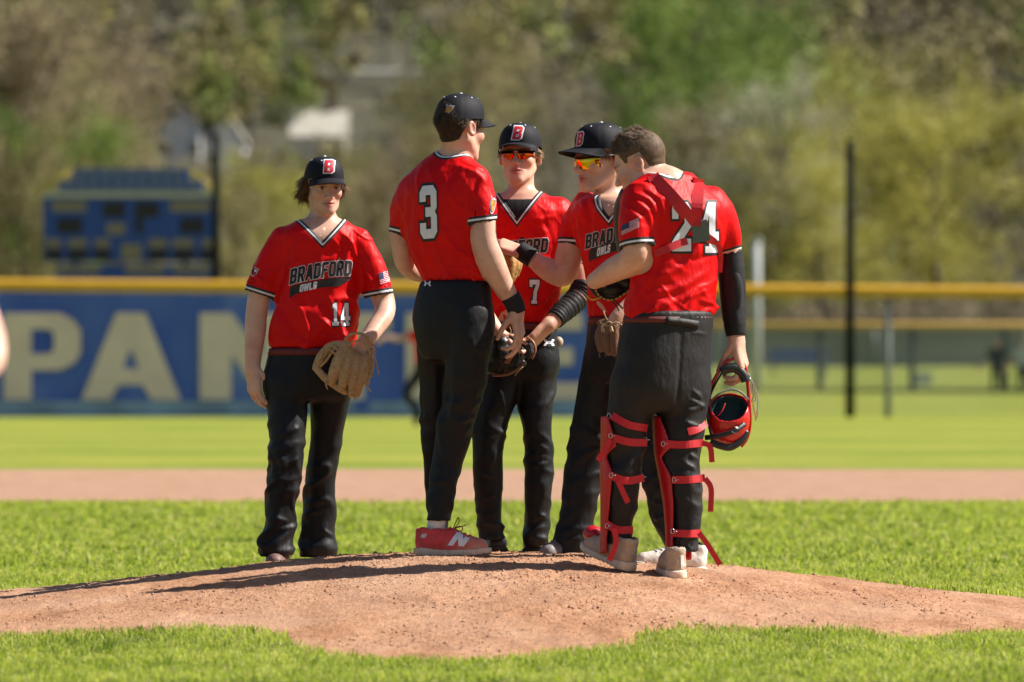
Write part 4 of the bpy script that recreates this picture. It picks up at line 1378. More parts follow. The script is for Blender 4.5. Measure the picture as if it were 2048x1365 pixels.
def ribbon(p, bvhs, pts, width, thick=.003, lift=.004, dd=None, per=6, mb=None, taper=False):
    """a flat strap: follows whatever surface lies behind the pixel path, or hangs free at depth dd"""
    q = crom(np.asarray(pts, float), per) if len(pts) > 2 else np.linspace(pts[0], pts[-1], per + 1)
    C, Wd = [], []
    last = p.D + (dd if dd is not None else 0)
    T = np.gradient(q, axis=0)
    for i, (x, y) in enumerate(q):
        dr = Vector(((x - 1024) / FPX, 1.0, -(y - HORY) / FPX)).normalized()
        best = None
        if dd is None:
            for b in bvhs:
                h_ = b.ray_cast(CAM, dr)
                if h_[0] is not None and (best is None or h_[0].y < best): best = h_[0].y
            if best is not None: last = best
        C.append(px(x, y, last - lift - (0 if dd is None else 0)))
        n = np.array([-T[i, 1], T[i, 0]]); n /= np.linalg.norm(n) + 1e-9
        Wd.append(np.array([n[0], 0, -n[1]]))
    C = np.array(C)
    for _ in range(2): C[1:-1, 1] = (C[:-2, 1] + 2 * C[1:-1, 1] + C[2:, 1]) / 4
    Wd = np.array(Wd)
    Tn = np.gradient(C, axis=0); Tn /= np.linalg.norm(Tn, axis=1)[:, None] + 1e-9
    Nn = np.cross(Tn, Wd); Nn /= np.linalg.norm(Nn, axis=1)[:, None] + 1e-9
    hw = width * p.D / FPX / 2
    V = np.concatenate([np.stack([C + Wd * hw + Nn * thick, C - Wd * hw + Nn * thick, C - Wd * hw - Nn * thick, C + Wd * hw - Nn * thick], 1).reshape(-1, 3)])
    n = len(C); F = []
    for i in range(n - 1):
        for j in range(4): F.append((i * 4 + j, i * 4 + (j + 1) % 4, (i + 1) * 4 + (j + 1) % 4, (i + 1) * 4 + j))
    F += [(3, 2, 1, 0), tuple((n - 1) * 4 + j for j in range(4))]
    mb = mb or MB()
    return mb.put(V, F)

def player_14():
    p = Person(23.9, 'player wearing number 14 standing apart with wavy hair under his cap', 2, TEAM)
    p.base = on_mound(-.94, 23.85)
    p.head(648, 373, 0, 17, 7, 0, .95, 1.0, (.22, .15, .11), .5, neck=(645, 456, .01), neck_r=.056)
    p.torso([(434, 645, 42), (443, 643, 53), (454, 640, 68), (466, 639, 79), (480, 640, 84), (505, 640, 82), (555, 640, 81), (600, 636, 82), (640, 630, 88), (670, 625, 88), (690, 621, 85), (702, 619, 79)], 6, .60, 0, vneck=(645, 483, -.10), vw=.083,
            crease=[(708, 480, 690, 535, 712, 566, 5, 5), (672, 500, 700, 560, 4, -4), (640, 635, 668, 662, 692, 674, 5, 10), (636, 668, 665, 680, 690, 676, 5, 9), (655, 692, 690, 684, 5, 7), (655, 590, 680, 640, 4, 5), (560, 610, 590, 660, 640, 690, 9, -7), (592, 465, 572, 520, 566, 575, 6, -6), (718, 490, 722, 540, 728, 590, 6, -6), (700, 455, 690, 500, 5, 4)])
    w = p.P(505, 737, -.03)
    p.arm([(562, 480, 24), (542, 525, 30), (518, 590, 31)], [(560, 490, 22), (525, 570, 23), (513, 628, 22), (511, 660, 21, -.01), (507, 705, 18, -.02), (505, 738, 14.5, -.03)],
          hand_prims(w, (.10, -.10, -1), (.75, .55, 0), 1, .55, .05, 1.04, (.45, .5)), cut=(-.32, 0, -1))
    p.arm([(722, 486, 24), (743, 535, 29), (759, 592, 28.5)], [(726, 495, 22), (752, 560, 23), (768, 604, 22), (768, 630, 20, -.05), (748, 660, 18, -.12), (733, 682, 14.5, -.17)],
          hand_prims(p.P(733, 682, -.17), (-.35, -.05, -.9), (.1, .9, -.1), -1, .25, .02, .9), cut=(.18, 0, -1))
    p.finish_body(); p.finish_jersey()
    p.pants([(694, 622, 82), (712, 621, 85), (745, 619, 90), (775, 618, 88), (800, 617, 76)], 6, .62,
            [[(571, 770, 44, -.02), (572, 800, 43, -.03), (575, 860, 39.5, -.06), (573, 920, 34.5, -.08), (563, 985, 33.5, -.06), (560, 1055, 31.5, -.05), (552, 1090, 36, -.05), (556, 1112, 31, -.05)],
             [(663, 770, 43, .02), (661, 800, 41, .03), (655, 860, 34, .06), (645, 940, 32, .08), (640, 1000, 33, .1), (637, 1070, 34, .12), (637, 1096, 38, .12), (637, 1114, 36, .12)]],
            crease=[(560, 872, 600, 855, 5, 8), (545, 908, 590, 890, 5, 7), (560, 938, 600, 915, 4, 7), (555, 1062, 592, 1052, 4, 9), (548, 1035, 580, 1045, 4, 7), (645, 1060, 668, 1075, 4, 7)])
    p.belt(697, 711)
    shoe(p, on_mound(-.975, 24.02, -.035), on_mound(-.99, 23.72, -.030), upper=M_SH_LG, sole=M_SOLE_W, lacecol=M_BELT, dust=.15)
    shoe(p, on_mound(-.80, 24.26, -.05), on_mound(-.775, 23.97, -.05), upper=M_SH_BLACK, sole=M_SOLE_B, dust=.1)
    p.cap(0.0, 1.0)
    letter_B(p, (648, 346), (29, 0), (2, -25))
    chest_name(p, (579, 570), (122, -18), (0, -30), -19)
    tail_owls(p, [(579, 597), (580, 578), (585, 572), (617, 564), (660, 557), (692, 555.5), (702, 552), (705, 547), (699, 560), (688, 567), (679, 573), (647, 575), (616, 580), (591, 589)], (599, 584.5), (33, -7), (1, -14))
    number(p, '14', (664, 652), (36, 0), (0, -46))
    flag(p, (761, 570), (19, -5), (-4, -23)); emblem(p, 'jersey', (500, 552), (15, 2), (3, -20), False)
    p.strands(M_BROWNHAIR, lambda L: ((L[:, 2] < .04) & (L[:, 2] > -.035) & (L[:, 1] > -.002) & (np.abs(L[:, 0]) > .045) & ((L[:, 0] < 0) | (L[:, 2] > -.012) & (L[:, 1] < .05)) | (L[:, 2] < .04) & (L[:, 2] > -.05) & (L[:, 1] > .05)) * 1.0,
              .048, lambda L: np.stack([np.where(L[:, 0] < 0, -.45, .15), .35 + 0 * L[:, 0], -.95 + 0 * L[:, 0]], 1), 3000, .0016, .3, .12, lift=.008, segs=6)
    return p
def player_3():
    p = Person(23.2, 'tall player wearing a large number 3 on his back, turned away from the camera', 5, TEAM)
    p.base = on_mound(-.25, 23.2)
    p.head(919, 256, 0, 138, 6, 0, 1.08, .95, (.15, .1, .07), 0, neck=(907, 322, .01), neck_r=.056)
    p.torso([(299, 905, 33), (309, 899, 38), (320, 897, 50), (332, 895, 62), (345, 894, 73), (360, 892, 81), (380, 888, 86), (405, 886, 86), (450, 886, 80), (500, 893, 75), (540, 904, 70), (562, 909, 66), (572, 909, 60)], 150, .60, 0, amp=.006,
            crease=[(905, 330, 950, 345, 975, 370, 5, 6), (925, 322, 970, 345, 4, 5), (960, 350, 945, 390, 938, 440, 5, -6), (830, 500, 850, 545, 5, 6), (950, 530, 962, 560, 4, 6), (935, 545, 950, 565, 4, 5), (820, 390, 818, 470, 6, -6), (870, 545, 900, 565, 5, 5)])
    w = p.P(1033, 622, -.04)
    p.arm([(948, 362, 29, -.07), (962, 400, 31, -.09), (964, 446, 30.5, -.1)], [(948, 372, 24, -.07), (965, 430, 25, -.1), (969, 480, 25.5, -.11), (983, 525, 27, -.10), (1005, 570, 22, -.07), (1026, 606, 15.5, -.05), (1034, 626, 15, -.04)],
          hand_prims(w, (.12, .0, -1), (-.95, .3, -.1), -1, .62, .06, 1.08, (.35, .75), curls=(.75, .5, .45, .45)), cut=(.13, 0, -1))
    p.arm([(826, 378, 26, .06), (806, 420, 25, .08), (796, 469, 19, .09)], [(826, 384, 23, .06), (800, 450, 19, .09), (802, 498, 19, .1), (812, 530, 19, .14), (842, 548, 17, .28), (900, 540, 14, .42)],
          hand_prims(p.P(905, 540, .42), (1, .2, .1), (0, -1, 0), 1, .4), cut=(-.25, 0, -1))
    p.finish_body(); p.finish_jersey()
    p.pants([(560, 910, 66), (575, 909, 70), (610, 907, 77), (650, 907, 79), (690, 908, 73), (720, 908, 60)], 150, .72,
            [[(945, 640, 44, -.06), (940, 690, 44, -.07), (928, 780, 42, -.05), (910, 860, 38, -.03), (895, 920, 33, -.03), (885, 980, 28, -.05), (878, 1020, 25.5, -.06), (877, 1044, 25, -.06)],
             [(872, 640, 43, .08), (870, 700, 37, .1), (870, 800, 31, .13), (870, 880, 29, .16), (873, 960, 25, .18), (878, 1030, 22, .2), (880, 1080, 22, .2)]], amp=.0065, baggy=.55,
            crease=[(905, 850, 940, 838, 960, 835, 5, 9), (925, 868, 948, 850, 4, 7), (930, 880, 950, 868, 4, -6), (950, 700, 975, 705, 3, 6), (900, 700, 895, 780, 888, 850, 6, -6), (955, 770, 945, 830, 4, 5), (900, 990, 908, 1030, 4, 5)])
    sh = shoe(p, px(838, 1113, 23.14), px(981, 1111, 23.06), upper=M_SH_RED, sole=M_SOLE_TAN, lacecol=M_REDPR, high=.098, dust=.8)
    bvs, T = sh
    p.bvh['shoe'] = bvs
    p.print_on('shoe', text_loops('N', 0, .35)[0], (895, 1091), (46, 3), (3, -28), M_WHITE, .003, 'shoe_mark')
    p.print_on('shoe', text_loops('N', 0, .2, .0)[0], (841, 1076), (7, 0), (2, -8), M_WHITE, .002, 'heel_mark')
    p.print_on('shoe', text_loops('B', 0, .2, .0)[0], (846.5, 1076), (7, 0), (2, -8), M_WHITE, .002, 'heel_mark')
    lc = MB(); A = px(908, 1056, 23.02)
    for loop in ([(905, 1060), (914, 1040), (917, 1036), (918, 1045), (909, 1056)], [(908, 1058), (918, 1053), (925, 1056), (922, 1063), (912, 1060)], [(910, 1057), (925, 1053), (932, 1050)]):
        lc.tube(crom(np.array([px(x, y, 23.03) for x, y in loop]), 4), .0022, 5)
    p.mesh_part('lace_bow', lc, [M_BELT])
    shoe(p, on_mound(-.40, 23.5, -.012), on_mound(-.14, 23.62, -.012), upper=M_SH_RED, sole=M_SOLE_TAN, lacecol=M_REDPR)
    sk = [(876, 1024, 15.5, -.06), (874, 1042, 17.5, -.06), (870, 1060, 17, -.055), (868, 1085, 15, -.05)]
    p.sleeve_tube(sk, M_SOCK, 'sock', None, .012, 24, 6)
    p.sleeve_tube([(1020, 592, 20.5, -.055), (1029, 609, 19.5, -.048), (1035, 625, 18.5, -.042)], M_WBAND, 'wristband', None, .0, 24, 5)
    p.cap(-.02, .98)
    emblem(p, 'cap', (886, 229), (19, -2), (4, -19))
    emblem(p, 'jersey', (978, 428), (13, 0), (2, -36))
    number(p, '3', (841, 479), (34, -3), (-2, -106), .055)
    p.print_on('pants', UA, (848, 572), (14, 1), (0, -10), M_WHITE, .002, 'waist_mark')
    def hs(L):
        line = np.interp(L[:, 1], [-.10, -.045, -.042, -.022, -.018, .035, .045, .08, .12], [.085, .050, .004, -.015, .026, .026, -.050, -.070, -.075])
        return L[:, 2] - line
    p.scalp(M_DARKHAIR, lambda L: np.clip(hs(L), -.02, .02), .005, 'hair')
    p.strands(M_DARKHAIR, lambda L: ((hs(L) > .003) & (L[:, 2] < .05)) * 1.0, lambda L: .006 + .012 * np.clip((L[:, 2] + .02) / .06, 0, 1), lambda L: np.stack([L[:, 0] * 2.5, L[:, 1] * 3, -.9 + 0 * L[:, 0]], 1), 2600, .0010, .25, .04, name='hair_strands', lift=.003)
    return p
def player_7():
    p = Person(23.7, 'player wearing number 7 facing the camera in orange mirrored sunglasses', 8, TEAM, (1.04, 1.0, .98))
    p.base = on_mound(.03, 23.8)
    p.head(1040, 312, 0, -10, -3, 0, 1.03, .95, (.5, .36, .25), 0, neck=(1042, 398, .015), neck_r=.056)
    p.torso([(380, 1042, 42), (390, 1042, 53), (402, 1043, 67), (415, 1044, 80), (430, 1045, 87), (460, 1046, 86), (510, 1046, 84), (560, 1046, 80), (600, 1045, 76), (635, 1044, 70), (652, 1043, 64)], -4, .60, 0, vneck=(1034, 438, -.1), vw=.085,
            crease=[(1105, 610, 1085, 632, 1078, 648, 4, 9), (1095, 590, 1080, 620, 4, 7), (1000, 620, 1040, 645, 6, -6), (1090, 440, 1110, 500, 6, -5)])
    p.arm([(1118, 420, 25), (1140, 475, 29, -.02), (1160, 533, 26, -.04)], [(1118, 428, 24), (1145, 500, 24, -.03), (1165, 560, 23, -.06), (1160, 590, 22, -.09), (1130, 620, 20, -.14), (1098, 650, 15, -.2)],
          hand_prims(p.P(1096, 652, -.2), (-.7, -.25, -.65), (-.4, .5, .6), 1, .35, .05, 1.0), cut=(.25, 0, -1))
    p.arm([(968, 420, 25), (950, 475, 29, -.02), (940, 533, 26, -.04)], [(968, 428, 24), (944, 500, 24, -.03), (938, 560, 23, -.06), (950, 600, 21, -.14), (982, 648, 17, -.24), (998, 668, 14, -.25)],
          hand_prims(p.P(998, 672, -.24), (.45, -.15, -.6), (.3, .6, .4), 1, 1.0, 0, .9), cut=(-.2, 0, -1))
    p.finish_body(); p.finish_jersey()
    p.pants([(644, 1044, 66), (660, 1046, 68), (690, 1046, 71), (725, 1045, 73), (755, 1043, 66)], -4, .66,
            [[(1010, 715, 41), (1000, 770, 40, -.03), (981, 850, 36, -.05), (976, 900, 33, -.05), (977, 960, 31, -.03), (980, 1035, 27, -.02), (983, 1068, 27, -.02), (984, 1080, 24, -.02)],
             [(1074, 715, 41), (1072, 770, 42), (1074, 850, 31, -.02), (1077, 900, 31), (1078, 960, 31), (1075, 1035, 26, .02), (1073, 1075, 26, .02), (1073, 1092, 23, .02)]], amp=.007,
            crease=[(1000, 780, 1012, 820, 5, 6), (1060, 880, 1100, 905, 5, 7), (1060, 935, 1100, 925, 4, 7), (965, 1000, 1000, 985, 4, 7), (1060, 1040, 1095, 1030, 4, 8), (1090, 690, 1112, 696, 3, 4), (965, 945, 1000, 958, 4, 7)])
    p.belt(647, 660)
    mb = MB(); L = Loft(p.loft_rows([(398, 1043, 60), (404, 1043, 69), (415, 1044, 80), (430, 1045, 87), (460, 1046, 86), (510, 1046, 84)], -4, .60, 0, -.0075), 2.33, .004)
    P_, Q = sd_mesh([('u', L, 0)], .006); p.parts.append(('undershirt', np_mesh('undershirt', P_ - p.base, Q, [M_BAND]), None))
    shoe(p, on_mound(-.085, 23.95, -.012), on_mound(-.055, 23.66, -.006), upper=M_SH_BLACK, sole=M_SOLE_B, lacecol=M_BLACK, dust=.12)
    shoe(p, on_mound(.10, 24.0, -.016), on_mound(.09, 23.71, -.010), upper=M_SH_BLACK, sole=M_SOLE_B, lacecol=M_WHITE, dust=.12)
    p.sleeve_tube([(1168, 572, 24.5, -.075), (1158, 592, 24, -.09), (1142, 610, 23, -.12), (1124, 625, 22, -.15), (1110, 639, 19.5, -.18)], M_BAND, 'arm_sleeve', 'bunched black elastic arm sleeve', .05, 28, 10)
    p.cap(0.0, 1.0)
    letter_B(p, (1024, 279), (27, 1), (6, -26))
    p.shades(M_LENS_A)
    chest_name(p, (972, 519), (122, -14), (0, -28), -10)
    number(p, '7', (1060, 608), (20, 0), (-1, -48))
    p.print_on('pants', UA, (1087, 692), (22, 0), (0, -13), M_WHITE, .002, 'hip_mark')
    p.strands(M_BLONDE, lambda L: ((L[:, 2] < .03) & (L[:, 2] > -.045) & (L[:, 1] > .035)) * 1.0 + ((np.abs(L[:, 0]) > .06) & (L[:, 1] > -.03) & (L[:, 1] < .03) & (L[:, 2] > .005) & (L[:, 2] < .035)), .02,
              lambda L: np.stack([np.sign(L[:, 0]) * .3, .3 + 0 * L[:, 0], -.9 + 0 * L[:, 0]], 1), 1500, .0012, .25, .05)
    gl = MB().ball(p.P(1117, 684, .0), (.02, .02, .022), 10, 8)
    p.mesh_part('batting_glove', gl, [M_SH_TAN])  # batting glove at the hip, reduced to a ball
    return p
def player_g():
    p = Person(23.25, 'player in profile wearing yellow mirrored sunglasses, reaching out his arm', 11, TEAM, (.98, .96, .95))
    p.base = on_mound(.42, 23.3)
    p.head(1204, 318, 0, -58, 4, 0, 1.10, .92, (.2, .14, .1), 0, neck=(1220, 405, .02), neck_r=.058)
    p.torso([(388, 1216, 40), (397, 1217, 56), (410, 1220, 70), (430, 1222, 76), (470, 1228, 72), (520, 1232, 66), (570, 1234, 60), (605, 1236, 60), (630, 1238, 60), (643, 1240, 54)], -42, .66, 0, vneck=(1214, 436, -.14), vw=.08,
            crease=[(1172, 395, 1180, 440, 1176, 500, 6, -7), (1160, 398, 1170, 420, 4, 5), (1185, 600, 1215, 630, 5, -7), (1180, 540, 1200, 600, 6, 6), (1200, 395, 1190, 440, 5, 5)])
    p.arm([(1170, 408, 25, .10), (1152, 445, 29, .12), (1143, 492, 29, .13)], [(1168, 415, 24, .1), (1150, 460, 26, .12), (1138, 510, 27, .13), (1126, 548, 25, .13), (1098, 540, 23, .14), (1070, 522, 17, .16), (1050, 508, 14.5, .17)],
          hand_prims(p.P(1047, 506, .17), (-.85, .1, .28), (-.1, .5, -.85), -1, .75, .05, 1.04, (.5, .5)), cut=(-.12, -.1, -1))
    p.arm([(1272, 418, 26, -.10), (1285, 470, 30, -.13), (1290, 520, 29, -.15)], [(1272, 420, 25, -.1), (1288, 490, 25, -.14), (1292, 560, 24, -.17), (1275, 600, 22, -.22), (1240, 630, 16, -.27), (1228, 645, 14, -.28)],
          hand_prims(p.P(1228, 648, -.27), (-.1, .1, -.9), (0, .9, 0), 1, 1.3, 0, .72))
    p.finish_body(); p.finish_jersey()
    p.pants([(632, 1244, 62), (650, 1245, 66), (690, 1248, 74), (730, 1250, 78), (760, 1250, 66)], -42, .75,
            [[(1222, 715, 48, .05), (1208, 770, 50, .06), (1185, 860, 45, .08), (1172, 920, 42, .08), (1162, 980, 38, .08), (1150, 1050, 38, .08), (1142, 1095, 39, .08), (1142, 1116, 34, .08)],
             [(1278, 715, 46, -.06), (1290, 770, 44, -.1), (1305, 860, 38, -.14), (1312, 920, 34, -.16), (1320, 980, 33, -.16), (1345, 1050, 33, -.16), (1372, 1095, 33, -.16), (1378, 1112, 32, -.16)]], amp=.0075,
            crease=[(1300, 960, 1325, 945, 4, 8), (1300, 1000, 1320, 1012, 4, 8), (1310, 1040, 1330, 1030, 4, 8), (1120, 1085, 1165, 1075, 4, 6), (1295, 900, 1318, 930, 5, 7)])
    p.belt(636, 650)
    shoe(p, px(1170, 1120, 23.45), px(1085, 1121, 23.22), upper=M_SH_SHADED, sole=M_SOLE_B, lacecol=M_SH_SHADED, dust=.15)  # same pair as the white shoe; its shade is put into the grey
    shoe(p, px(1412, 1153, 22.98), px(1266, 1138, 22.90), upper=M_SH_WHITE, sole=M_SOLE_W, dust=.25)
    p.sleeve_tube([(1066, 518, 19.5, .162), (1051, 508, 19.5, .168), (1038, 500, 18.5, .175)], M_BAND, 'wristband', None, 0, 24, 5)
    p.cap(-.03, 1.02)
    letter_B(p, (1153, 292), (17, -3), (4, -26))
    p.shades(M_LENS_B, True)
    chest_name(p, (1171, 499), (108, -26), (0, -28), -8, .1)
    tail_owls(p, [(1178, 524), (1178, 504), (1184, 496), (1205, 488), (1240, 478), (1262, 474), (1262, 490), (1240, 500), (1205, 512)], (1194, 513), (26, -8), (1, -16))
    p.strands(M_BROWNHAIR, lambda L: ((L[:, 2] < .03) & (L[:, 2] > -.045) & (L[:, 1] > .03)) * 1.0 + ((np.abs(L[:, 0]) > .06) & (L[:, 1] > -.04) & (L[:, 1] < .03) & (L[:, 2] > .005) & (L[:, 2] < .035)), .02,
              lambda L: np.stack([np.sign(L[:, 0]) * .3, .4 + 0 * L[:, 0], -.9 + 0 * L[:, 0]], 1), 1500, .0012, .25, .05)
    return p
def player_24():
    p = Person(22.5, 'catcher wearing number 24 and red leg guards, back to the camera, bare-headed', 14, TEAM, (1.02, .98, .96))
    p.base = on_mound(.55, 22.45)
    p.head(1280, 327, .02, -108, 24, 0, 1.03, 1.0, (.13, .09, .06), .3, neck=(1336, 368, -.01), neck_r=.062)
    p.neck_hole = Chain([p.nb + np.array([-.05, .01, .09]), p.nb + np.array([-.018, .0, .03]), p.nb + np.array([-.004, 0, -.01])], [.075, .064, .058], smooth=False)
    p.torso([(342, 1334, 46), (351, 1335, 56), (362, 1336, 66), (375, 1338, 78), (390, 1343, 90), (405, 1348, 99), (425, 1352, 101), (460, 1353, 96), (520, 1352, 85), (570, 1346, 87), (605, 1341, 90), (628, 1339, 89), (642, 1338, 82)], -150, .58, 0, amp=.007,
            crease=[(1262, 385, 1300, 400, 1318, 440, 5, 7), (1268, 400, 1298, 425, 1308, 470, 5, 7), (1250, 415, 1285, 440, 4, 5), (1285, 375, 1320, 400, 1332, 440, 5, 6), (1300, 560, 1360, 535, 1420, 480, 8, 8), (1290, 590, 1360, 575, 1420, 540, 7, 8), (1330, 610, 1400, 585, 1430, 570, 6, 7),
                    (1275, 560, 1290, 500, 1310, 450, 7, -7), (1445, 420, 1440, 470, 1436, 520, 6, -6), (1330, 470, 1320, 520, 1300, 570, 7, -6), (1400, 600, 1430, 610, 5, 6), (1350, 505, 1390, 520, 1430, 505, 6, -5)])
    p.arm([(1282, 398, 33, -.09), (1272, 445, 36, -.12), (1273, 495, 34, -.13)], [(1290, 410, 24, -.09), (1273, 455, 25, -.12), (1272, 500, 27, -.13), (1262, 522, 28, -.10), (1228, 540, 25, -.03), (1200, 556, 19, .03), (1190, 562, 17, .05)],
          hand_prims(p.P(1192, 562, .05), (.1, .95, -.1), (.3, 0, -.9), -1, 1.0, .0, .8, (.1, .3)), cut=(.12, -.15, -1))
    w = p.P(1474, 682, .10)
    p.arm([(1427, 402, 27, .08), (1449, 442, 29, .1), (1463, 510, 21, .12)], [(1420, 412, 22, .08), (1453, 475, 23, .11), (1463, 520, 23, .12), (1466, 570, 22, .12), (1469, 620, 21, .11), (1472, 660, 16.5, .1), (1474, 684, 16, .1)],
          hand_prims(w, (.22, -.05, -1), (-.85, .35, -.3), -1, .85, .05, 1.12, (.2, .9), curls=(.95, .8, .75, .7)), cut=(.3, 0, -1))
    p.finish_body(); p.finish_jersey()
    legL = [(1272, 770, 50, -.05), (1262, 810, 47, -.05), (1254, 860, 40, -.05), (1251, 910, 37, -.04), (1250, 960, 37, -.04), (1246, 1010, 32, -.03), (1240, 1060, 26, -.02), (1238, 1090, 25, -.02)]
    legR = [(1372, 770, 51, .03), (1368, 810, 50, .02), (1363, 860, 46, .0), (1362, 910, 40, -.01), (1368, 960, 36, -.02), (1373, 1010, 33, -.03), (1372, 1060, 28, -.04), (1370, 1105, 26, -.05)]
    p.pants([(622, 1338, 87), (640, 1336, 88), (680, 1330, 91), (730, 1326, 94), (770, 1321, 95), (800, 1319, 86), (825, 1318, 70)], -150, .70, [legL, legR], mat=M_PANTS2, amp=.0065, baggy=.4,
            crease=[(1380, 800, 1412, 815, 4, 8), (1370, 825, 1412, 812, 4, 8), (1385, 780, 1405, 800, 4, 7), (1380, 910, 1400, 920, 3, 8), (1365, 925, 1395, 940, 4, 7), (1362, 650, 1360, 740, 1352, 830, 4, -6), (1370, 845, 1400, 855, 3, 8), (1382, 665, 1415, 670, 2.5, 4)])
    p.belt(634, 646, grow=.0005)
    mb = MB(); ribbon(p, [p.bvh['pants']], [(1332, 641), (1365, 645), (1398, 650)], 15, .003, .006, mb=mb); p.mesh_part('belt_loop', mb, [M_PANTS2])
    shoe(p, px(1262, 1144, 22.42), px(1168, 1098, 22.66), upper=M_SH_TAN, sole=M_SOLE_TAN, lacecol=M_BELT, high=.105, W=.92)
    bvs, T = shoe(p, px(1354, 1160, 22.30), px(1330, 1140, 22.60), upper=M_SH_TAN, sole=M_SOLE_TAN, lacecol=M_BELT, high=.105, W=.9)
    p.bvh['shoe'] = bvs
    p.print_on('shoe', [quad_uv(0, 0, 1, 1)], (1362, 1138), (12, 0), (-1, -28), M_SH_WHITE, .002, 'heel_stripe')
    p.print_on('shoe', [quad_uv(0, 0, 1, 1)], (1366, 1105), (10, 2), (0, -9), M_SH_WHITE, .003, 'heel_tab')
    tc = MB().ball(px(1186, 1068, 22.64), (.040, .055, .034), 16, 12); p.mesh_part('toe_cap', tc, [M_REDP], 'red toe cap of the catcher shoe')  # red toe of the shoe, built as a separate ball
    # black padded sleeve on the hanging arm
    p.sleeve_tube([(1461, 500, 23.5, .12), (1463, 540, 26.5, .12), (1466, 590, 26.5, .12), (1469, 640, 23.5, .105), (1472, 672, 20, .1)], M_BAND, 'arm_sleeve', 'black padded compression sleeve', .012, 28, 8)
    pad = Ell(p.P(1472, 585, .075), (.030, .022, .080)); P_, Q = sd_mesh([('u', pad, 0)], .005); p.parts.append(('elbow_pad', np_mesh('elbow_pad', P_ - p.base, Q, [M_WBAND]), None))
    number(p, '2', (1344, 503), (38, 0), (0, -98), .05); number(p, '4', (1399, 506), (38, 0), (0, -101), .05)
    flag(p, (1243, 472), (35, -16), (0, -20))
    jb = [p.bvh['jersey']]
    hb = MB()
    ribbon(p, jb, [(1308, 357), (1345, 395), (1392, 452)], 26, .003, .010, mb=hb)
    ribbon(p, jb, [(1396, 366), (1395, 400), (1389, 452)], 24, .003, .013, mb=hb)
    ribbon(p, jb, [(1374, 482), (1352, 490), (1330, 500), (1300, 512)], 15, .003, .006, mb=hb)
    ribbon(p, jb, [(1412, 474), (1430, 488), (1438, 510), (1436, 545)], 17, .003, .006, mb=hb)
    p.mesh_part('back_harness', hb, [M_STRAP], 'red webbing straps crossing on the back', None, False)
    gp = MB(); ribbon(p, jb, [(1395, 443), (1399, 462), (1402, 484)], 38, .006, .016, mb=gp); p.mesh_part('harness_patch', gp, [M_GREYPAD], 'grey patch joining the straps', 'back_harness', False)
    for q_ in ([(1296, 360), (1318, 350)], [(1386, 360), (1406, 366)]):
        bk = MB(); ribbon(p, jb, q_, 11, .005, .012, mb=bk); p.mesh_part('harness_buckle', bk, [M_REDP], None, 'back_harness', False)
    cp, r_ = p.pts([(1262, 395, 26, .16), (1258, 430, 32, .2), (1268, 500, 34, .2), (1290, 560, 34, .16)])
    P_, Q = sd_mesh([('u', Chain(cp, r_), 0)], .007); p.parts.append(('chest_protector', np_mesh('chest_protector', P_ - p.base, Q, [M_BLACKP]), None))
    # leg guards
    fwd = np.array([-.78, .626, 0])
    for leg, wing in ((legL, 0), (legR, 1)):
        q, r_ = p.pts(leg)
        k0 = 2
        q, r_ = q[k0:].copy(), r_[k0:].copy()
        q[0] += (q[0] - q[1]) * .35
        z = q[:, 2]
        axis = lambda zz: np.stack([np.interp(zz, z[::-1], q[::-1, i]) for i in (0, 1)], 1)
        rad = lambda zz: np.interp(zz, z[::-1], r_[::-1])
        t_ = lambda zz: np.clip((z[0] - zz) / (z[0] - z[-1]), -.2, 1.2)
        back = lambda zz: np.interp(t_(zz), [-.1, .05, .2, .28, .42, .6, .8, 1.0, 1.15], [-.4, .05, .38, -.25, .22, .10, .0, -.05, -.1])
        def shell(P):
            c = axis(P[:, 2]); rr = rad(P[:, 2])
            dxy = P[:, :2] - c - fwd[:2] * .012
            rho = np.hypot(dxy[:, 0], dxy[:, 1])
            d = np.abs(rho - rr - .012) - .0055
            b = -(dxy @ fwd[:2]) / rr - back(P[:, 2])
            e = np.maximum(P[:, 2] - z[0] - .02, z[-1] - .035 - P[:, 2])
            return np.maximum(np.maximum(d, b * rr), e)
        S = Fn(shell, np.minimum(q.min(0), q.min(0)) - .09, q.max(0) + .09)
        P_, Q = sd_mesh([('u', S, 0)], .0058, 2)
        p.bvh['g%d' % wing] = bvh_of(P_, Q)
        p.parts.append(('leg_guard', np_mesh('leg_guard', P_ - p.base, Q, [M_REDP]), None))
    for wing, straps, ends, clips in ((0, [[(1224, 832), (1258, 850), (1294, 857)], [(1216, 872), (1255, 884), (1294, 886)], [(1218, 950), (1252, 962), (1288, 956)], [(1212, 1048), (1236, 1060), (1266, 1060)]],
                                       [[(1222, 880), (1208, 902), (1196, 922)], [(1236, 962), (1246, 984), (1256, 1006)], [(1228, 1058), (1232, 1085), (1219, 1122)]], [(1218, 832), (1221, 872), (1222, 951), (1284, 954), (1291, 880), (1214, 1052)]),
                                      (1, [[(1376, 864), (1396, 858), (1412, 846)], [(1326, 888), (1365, 890), (1406, 886)], [(1344, 960), (1378, 960), (1410, 956)], [(1346, 1066), (1372, 1068), (1402, 1067)]],
                                       [[(1404, 886), (1420, 894), (1424, 925)], [(1410, 957), (1422, 978), (1421, 1024)], [(1398, 1066), (1418, 1094), (1440, 1130)]], [(1326, 888), (1348, 960), (1345, 1063)])):
        bb = [p.bvh['pants'], p.bvh['g%d' % wing]]
        for st in straps:
            mb = MB(); ribbon(p, bb, st, 15, .0022, .005, mb=mb); p.mesh_part('guard_strap', mb, [M_STRAP], None, None, False)
        for st in ends:
            mb = MB(); ribbon(p, bb, st, 11, .0015, .0, dd=-.125 if wing == 0 else -.09, mb=mb); p.mesh_part('strap_end', mb, [M_STRAP], None, None, False)
